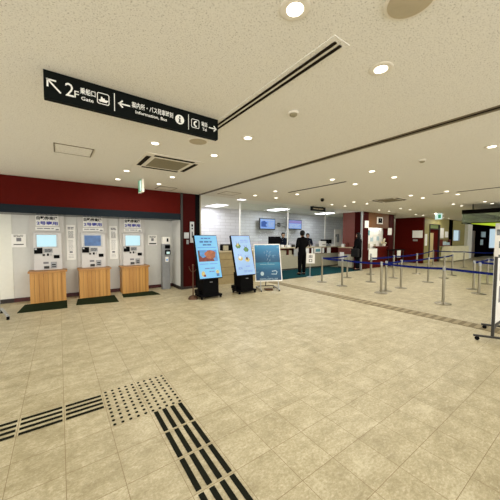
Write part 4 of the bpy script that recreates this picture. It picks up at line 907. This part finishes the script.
stanchion('b', 7.12, 3.80, 'left post of the paired chrome stanchions in the front row', ['a', 'd'])
stanchion('c', 7.50, 3.87, 'right post of the paired chrome stanchions in the front row', ['g'])
stanchion('d', 7.153, 5.06, 'front row chrome stanchion between the paired posts and the white sign', ['e'])
stanchion('e', 7.222, 5.90, 'front row chrome stanchion nearest the small white exit sign', ['h'])
stanchion('f', 9.265, 2.24, 'near one of two close stanchions beside the notice board', [])
stanchion('g', 8.34, 3.85, 'second row chrome stanchion just right of the paired posts', ['k'])
stanchion('i', 8.63, 4.97, 'second row chrome stanchion just left of the paired posts', ['l'])
stanchion('h', 8.82, 6.02, 'second row chrome stanchion before the white counter sheet', [])
stanchion('j', 9.946, 2.533, 'far one of two close stanchions beside the notice board', ['n', 'off2'])
stanchion('k', 10.222, 3.835, 'third row chrome stanchion before the far red wall corner', ['q'])
stanchion('l', 10.206, 4.99, 'third row chrome stanchion before the red service counter', ['p'])
stanchion('m', 10.407, 6.02, 'chrome stanchion behind another one, nearest the white service sheet', [])
stanchion('n', 11.44, 2.56, 'far right chrome stanchion before the white partition', ['off3'])
stanchion('o', 11.775, 3.895, 'fourth row chrome stanchion behind the one nearest the grating', [])
stanchion('p', 12.266, 5.046, 'fourth row chrome stanchion before the far red wall', ['s'])
stanchion('q', 12.973, 4.018, 'fourth row chrome stanchion before the draped table', [])
stanchion('r', 16.777, 4.708, 'farthest chrome stanchion under the right end of the draped table', ['off4'])
stanchion('s', 16.76, 6.08, 'farthest chrome stanchion before the red entrance door', ['r'])
OFFP = {'off1': (6.9, -0.6), 'off2': (9.75, 0.8), 'off3': (11.9, 1.0), 'off4': (17.0, 3.6)}
for key, (x, y, t, to) in list(SP.items()):
    for k in to:
        qx, qy = SP[k][:2] if k in SP else OFFP[k]
        dv = Vector((qx-x, qy-y, 0)); L = dv.length; u = dv / L; nrm = Vector((-u.y, u.x, 0))
        mb = MB(); prev = None
        zt, zb = POST_H-0.022, POST_H-0.074
        N = 8
        for s in range(N+1):
            f = s / N; sag = 0.02 * 4 * f * (1 - f)
            c = Vector((x, y, 0)) + u * (0.034 + (L - 0.068) * f)
            ring = [mb._v(c + nrm*sg*0.0015 + Vector((0,0,zz - sag))) for sg, zz in ((1, zt), (1, zb), (-1, zb), (-1, zt))]
            if prev:
                for q in range(4): mb.bm.faces.new((prev[q], prev[(q+1)%4], ring[(q+1)%4], ring[q]))
            else: mb.bm.faces.new(ring)
            prev = ring
        mb.bm.faces.new(prev[::-1])
        part('belt', mb, M['belt'], t, label='blue retractable belt')
# off-frame ends of the belts
for k, lb in (('off1', 'front row chrome stanchion beyond the right edge'), ('off2', 'inner chrome stanchion beyond the right edge'), ('off3', 'far chrome stanchion behind the white partition'), ('off4', 'farthest chrome stanchion behind the close pair')):
    stanchion(k, *OFFP[k], lb)
# little white exit sign on a pole
t = thing('pole_sign', 'small white sign on a slim pole beside the customer in black', 'sign', (7.78, 6.93, 0))
part('base', MB().lathe((7.78, 6.93, 0), [(0.13, 0), (0.13, 0.01), (0.02, 0.03)], 20), M['ltgrey'], t, True)
part('pole', MB().tube([(7.78, 6.93, 0.02), (7.78, 6.93, 0.62)], 0.014), M['ltgrey'], t, True)
T = Matrix.Translation((7.78, 6.915, 0)) @ Matrix.Rotation(math.radians(-38), 4, 'Z')
mb = MB(); mb.T = T; mb.box(-0.16, 0.16, -0.012, 0.0, 0.52, 0.90)
bd = part('board', mb, M['paper'], t)
mb = MB(); mb.T = T; mb.text('出', 0, 0.73, 0.12, -0.012, 0.13, weight=0.02, align='c'); mb.text('口', 0, 0.57, 0.11, -0.012, 0.12, weight=0.02, align='c')
part('lettering', mb, M['softblack'], bd)

# ------------------------------------------------------------------ people
def skin_mesh(name, verts, edges, m, parent, levels=1):
    me = bpy.data.meshes.new(name); me.from_pydata([v[0] for v in verts], edges, []); me.update()
    o = bpy.data.objects.new(name, me); COL.objects.link(o)
    sk = o.modifiers.new('skin', 'SKIN'); sk.use_smooth_shade = True
    for i, v in enumerate(verts):
        r = v[1]; me.skin_vertices[0].data[i].radius = r if isinstance(r, tuple) else (r, r)
        me.skin_vertices[0].data[i].use_root = (i == 0)
    ss = o.modifiers.new('sub', 'SUBSURF'); ss.levels = levels; ss.render_levels = levels
    bpy.context.view_layer.update()
    nm = bpy.data.meshes.new_from_object(o.evaluated_get(bpy.context.evaluated_depsgraph_get()))
    o.modifiers.clear(); o.data = nm; bpy.data.meshes.remove(me)
    nm.materials.clear(); nm.materials.append(m)
    for p in nm.polygons: p.use_smooth = True
    o.parent = parent; OFF[o.name] = OFF[parent.name]
    return o
def person(label, loc, rotz, k, arms, top, trousers, hair, bag=False, jb=0.80, bulk=1.0):
    t = thing('person', label, 'person', loc, rotz, local=True)
    S = lambda p: (p[0]*k, p[1]*k, p[2]*k)
    V = []; E = []
    def add(p, r, par=None):
        rr = tuple(q*k for q in r) if isinstance(r, tuple) else r*k
        V.append((S(p), rr)); i = len(V)-1
        if par is not None: E.append((par, i))
        return i
    pel = add((0, 0, 0.93), (0.13, 0.095)); sp = add((0, 0.01, 1.10), (0.115, 0.09), pel); ch = add((0, 0.0, 1.28), (0.135, 0.10), sp)
    nb = add((0, -0.01, 1.41), (0.07, 0.06), ch); nk = add((0, 0.0, 1.47), 0.048, nb); hd = add((0, 0.015, 1.55), (0.07, 0.08), nk); ht = add((0, 0.005, 1.635), (0.068, 0.08), hd)
    add((0, 0.105, 1.555), 0.012, hd)
    for s in (-1, 1): add((s*0.078, 0.0, 1.56), 0.014, hd)
    J = {}
    for s in (-1, 1):
        hip = add((s*0.085, 0, 0.86), 0.085, pel); kn = add((s*0.095, 0.01, 0.48), 0.055, hip); an = add((s*0.10, -0.02, 0.09), 0.036, kn); add((s*0.11, 0.11, 0.035), 0.032, an)
        sh = add((s*0.17, -0.005, 1.36), 0.05, ch); el, wr = arms[s]
        e = add(el, 0.038, sh); w = add(wr, 0.026, e)
        dirv = (Vector(wr) - Vector(el)).normalized(); side = dirv.cross(Vector((0, 0, 1)))
        side = Vector((1, 0, 0)) if side.length < 0.1 else side.normalized(); dn = side.cross(dirv)
        pm = add(Vector(wr) + dirv*0.06, (0.030, 0.016), w)
        for q, (off, ln) in enumerate(((-0.028, 0.066), (-0.009, 0.076), (0.010, 0.072), (0.028, 0.056))):
            b0 = add(Vector(wr) + dirv*0.10 + side*off, 0.009, pm); b1 = add(Vector(wr) + dirv*(0.10 + ln*0.55) + side*off*1.1 + dn*0.006, 0.0085, b0)
            add(Vector(wr) + dirv*(0.10 + ln*0.85) + side*off*1.1 + dn*0.03, 0.007, b1)
        th = add(Vector(wr) + dirv*0.04 - side*s*0.038, 0.011, pm); add(Vector(wr) + dirv*0.085 - side*s*0.052 + dn*0.01, 0.009, th)
        J[s] = (el, wr)
    body = skin_mesh('body', V, E, M['skin'], t)
    for s in (-1, 1):
        part('eye', MB().ball(S((s*0.03, 0.088, 1.575)), 0.011*k, n=8), M['eye'], t, True)
    part('mouth', MB().ball(S((0, 0.09, 1.515)), 0.024*k, 0.008*k, 0.007*k, 8), M['lip'], t, True)
    # jacket
    V = []; E = []
    a0 = add((0, 0, jb), (0.17*bulk, 0.13*bulk)); a = add((0, 0, 0.5*(jb+1.0)), (0.172*bulk, 0.13*bulk), a0); b = add((0, 0.01, 1.08), (0.158*bulk, 0.12*bulk), a); c = add((0, 0, 1.28), (0.17*bulk, 0.125*bulk), b); d = add((0, -0.012, 1.42), (0.10, 0.085), c); add((0, -0.004, 1.485), (0.062, 0.062), d)
    for s in (-1, 1):
        el, wr = J[s]; sh = add((s*0.18, -0.005, 1.36), 0.07*bulk, c); e = add(el, 0.058*bulk, sh); add(Vector(el) + (Vector(wr)-Vector(el))*1.0, 0.045, e)
    skin_mesh('jacket', V, E, M[top], t)
    V = []; E = []
    p0 = add((0, 0, 0.98), (0.14, 0.11)); p1 = add((0, 0, 0.90), (0.15, 0.115), p0)
    for s in (-1, 1):
        h = add((s*0.082, 0, 0.80), 0.105, p1); kk = add((s*0.09, 0.01, 0.48), 0.082, h); add((s*0.096, -0.005, 0.06), 0.066, kk)
    skin_mesh('trousers', V, E, M[trousers], t)
    for s in (-1, 1):
        mb = MB(); mb.ball(S((s*0.107, 0.045, 0.035)), 0.048*k, 0.13*k, 0.04*k, 12)
        for v in mb.bm.verts: v.co.z = max(v.co.z, 0.0)
        part('shoe', mb, M['shoe'], t, True)
    # hair cap with a face opening
    mb = MB(); r = bmesh.ops.create_uvsphere(mb.bm, u_segments=20, v_segments=14, radius=1)
    dele = [v for v in mb.bm.verts if (v.co.y > 0.35 and v.co.z < 0.42) or v.co.z < -0.97]
    bmesh.ops.delete(mb.bm, geom=dele, context='VERTS')
    for v in mb.bm.verts:
        low = max(0, -v.co.z)
        x, y, z = v.co.x*0.094, v.co.y*0.108 - 0.002, v.co.z*0.105 + 1.60
        z -= low*0.03
        if hair == 'long': z -= low*0.24; x *= 1 + low*0.3; y -= low*0.02
        v.co = Vector((x, y, z))*k
    hm = part('hair', mb, M['hair'], t, True)
    so = hm.modifiers.new('thick', 'SOLIDIFY'); so.thickness = 0.01
    if bag:
        b = part('shoulder_bag', MB().box(-0.42*k, -0.22*k, -0.16*k, 0.16*k, 0.62*k, 0.98*k), M['shoe'], t, bevel=0.03)
        part('strap', MB().tube([(-0.33*k, -0.02, 0.97*k), (-0.24*k, -0.03, 1.2*k), (-0.185*k, -0.03, 1.43*k), (-0.215*k, 0.05, 1.3*k), (-0.31*k, 0.06, 0.97*k)], 0.012, 6), M['shoe'], b)
    return t
person('customer in a black suit standing at the ticket counter, seen from behind', (7.90, 7.47, 0.008), math.radians(-12), 1.05,
       {-1: ((-0.24, -0.02, 1.10), (-0.17, 0.15, 1.02)), 1: ((0.23, 0.02, 1.10), (0.13, 0.2, 1.04))}, 'suit', 'suit', 'short', jb=0.74)
person('customer with long hair and shoulder bag in dark clothes beside the red pillar', (11.18, 7.10, 0.008), math.radians(12), 1.02,
       {-1: ((-0.27, 0.0, 1.09), (-0.22, 0.14, 0.98)), 1: ((0.25, 0.0, 1.09), (0.24, 0.14, 0.90))}, 'suit', 'suit', 'long', bag=True, jb=0.46, bulk=1.38)
person('clerk in navy standing behind the counter at the left monitor', (9.2, 10.0, 0), math.radians(160), 1.03,
       {-1: ((-0.22, 0.08, 1.10), (-0.10, 0.26, 1.06)), 1: ((0.22, 0.08, 1.10), (0.10, 0.26, 1.06))}, 'navy', 'navy', 'short')
person('clerk partly hidden behind the customer in black', (11.0, 10.0, 0), math.radians(150), 1.02,
       {-1: ((-0.22, 0.08, 1.10), (-0.10, 0.26, 1.06)), 1: ((0.22, 0.08, 1.10), (0.10, 0.26, 1.06))}, 'navy', 'navy', 'short')
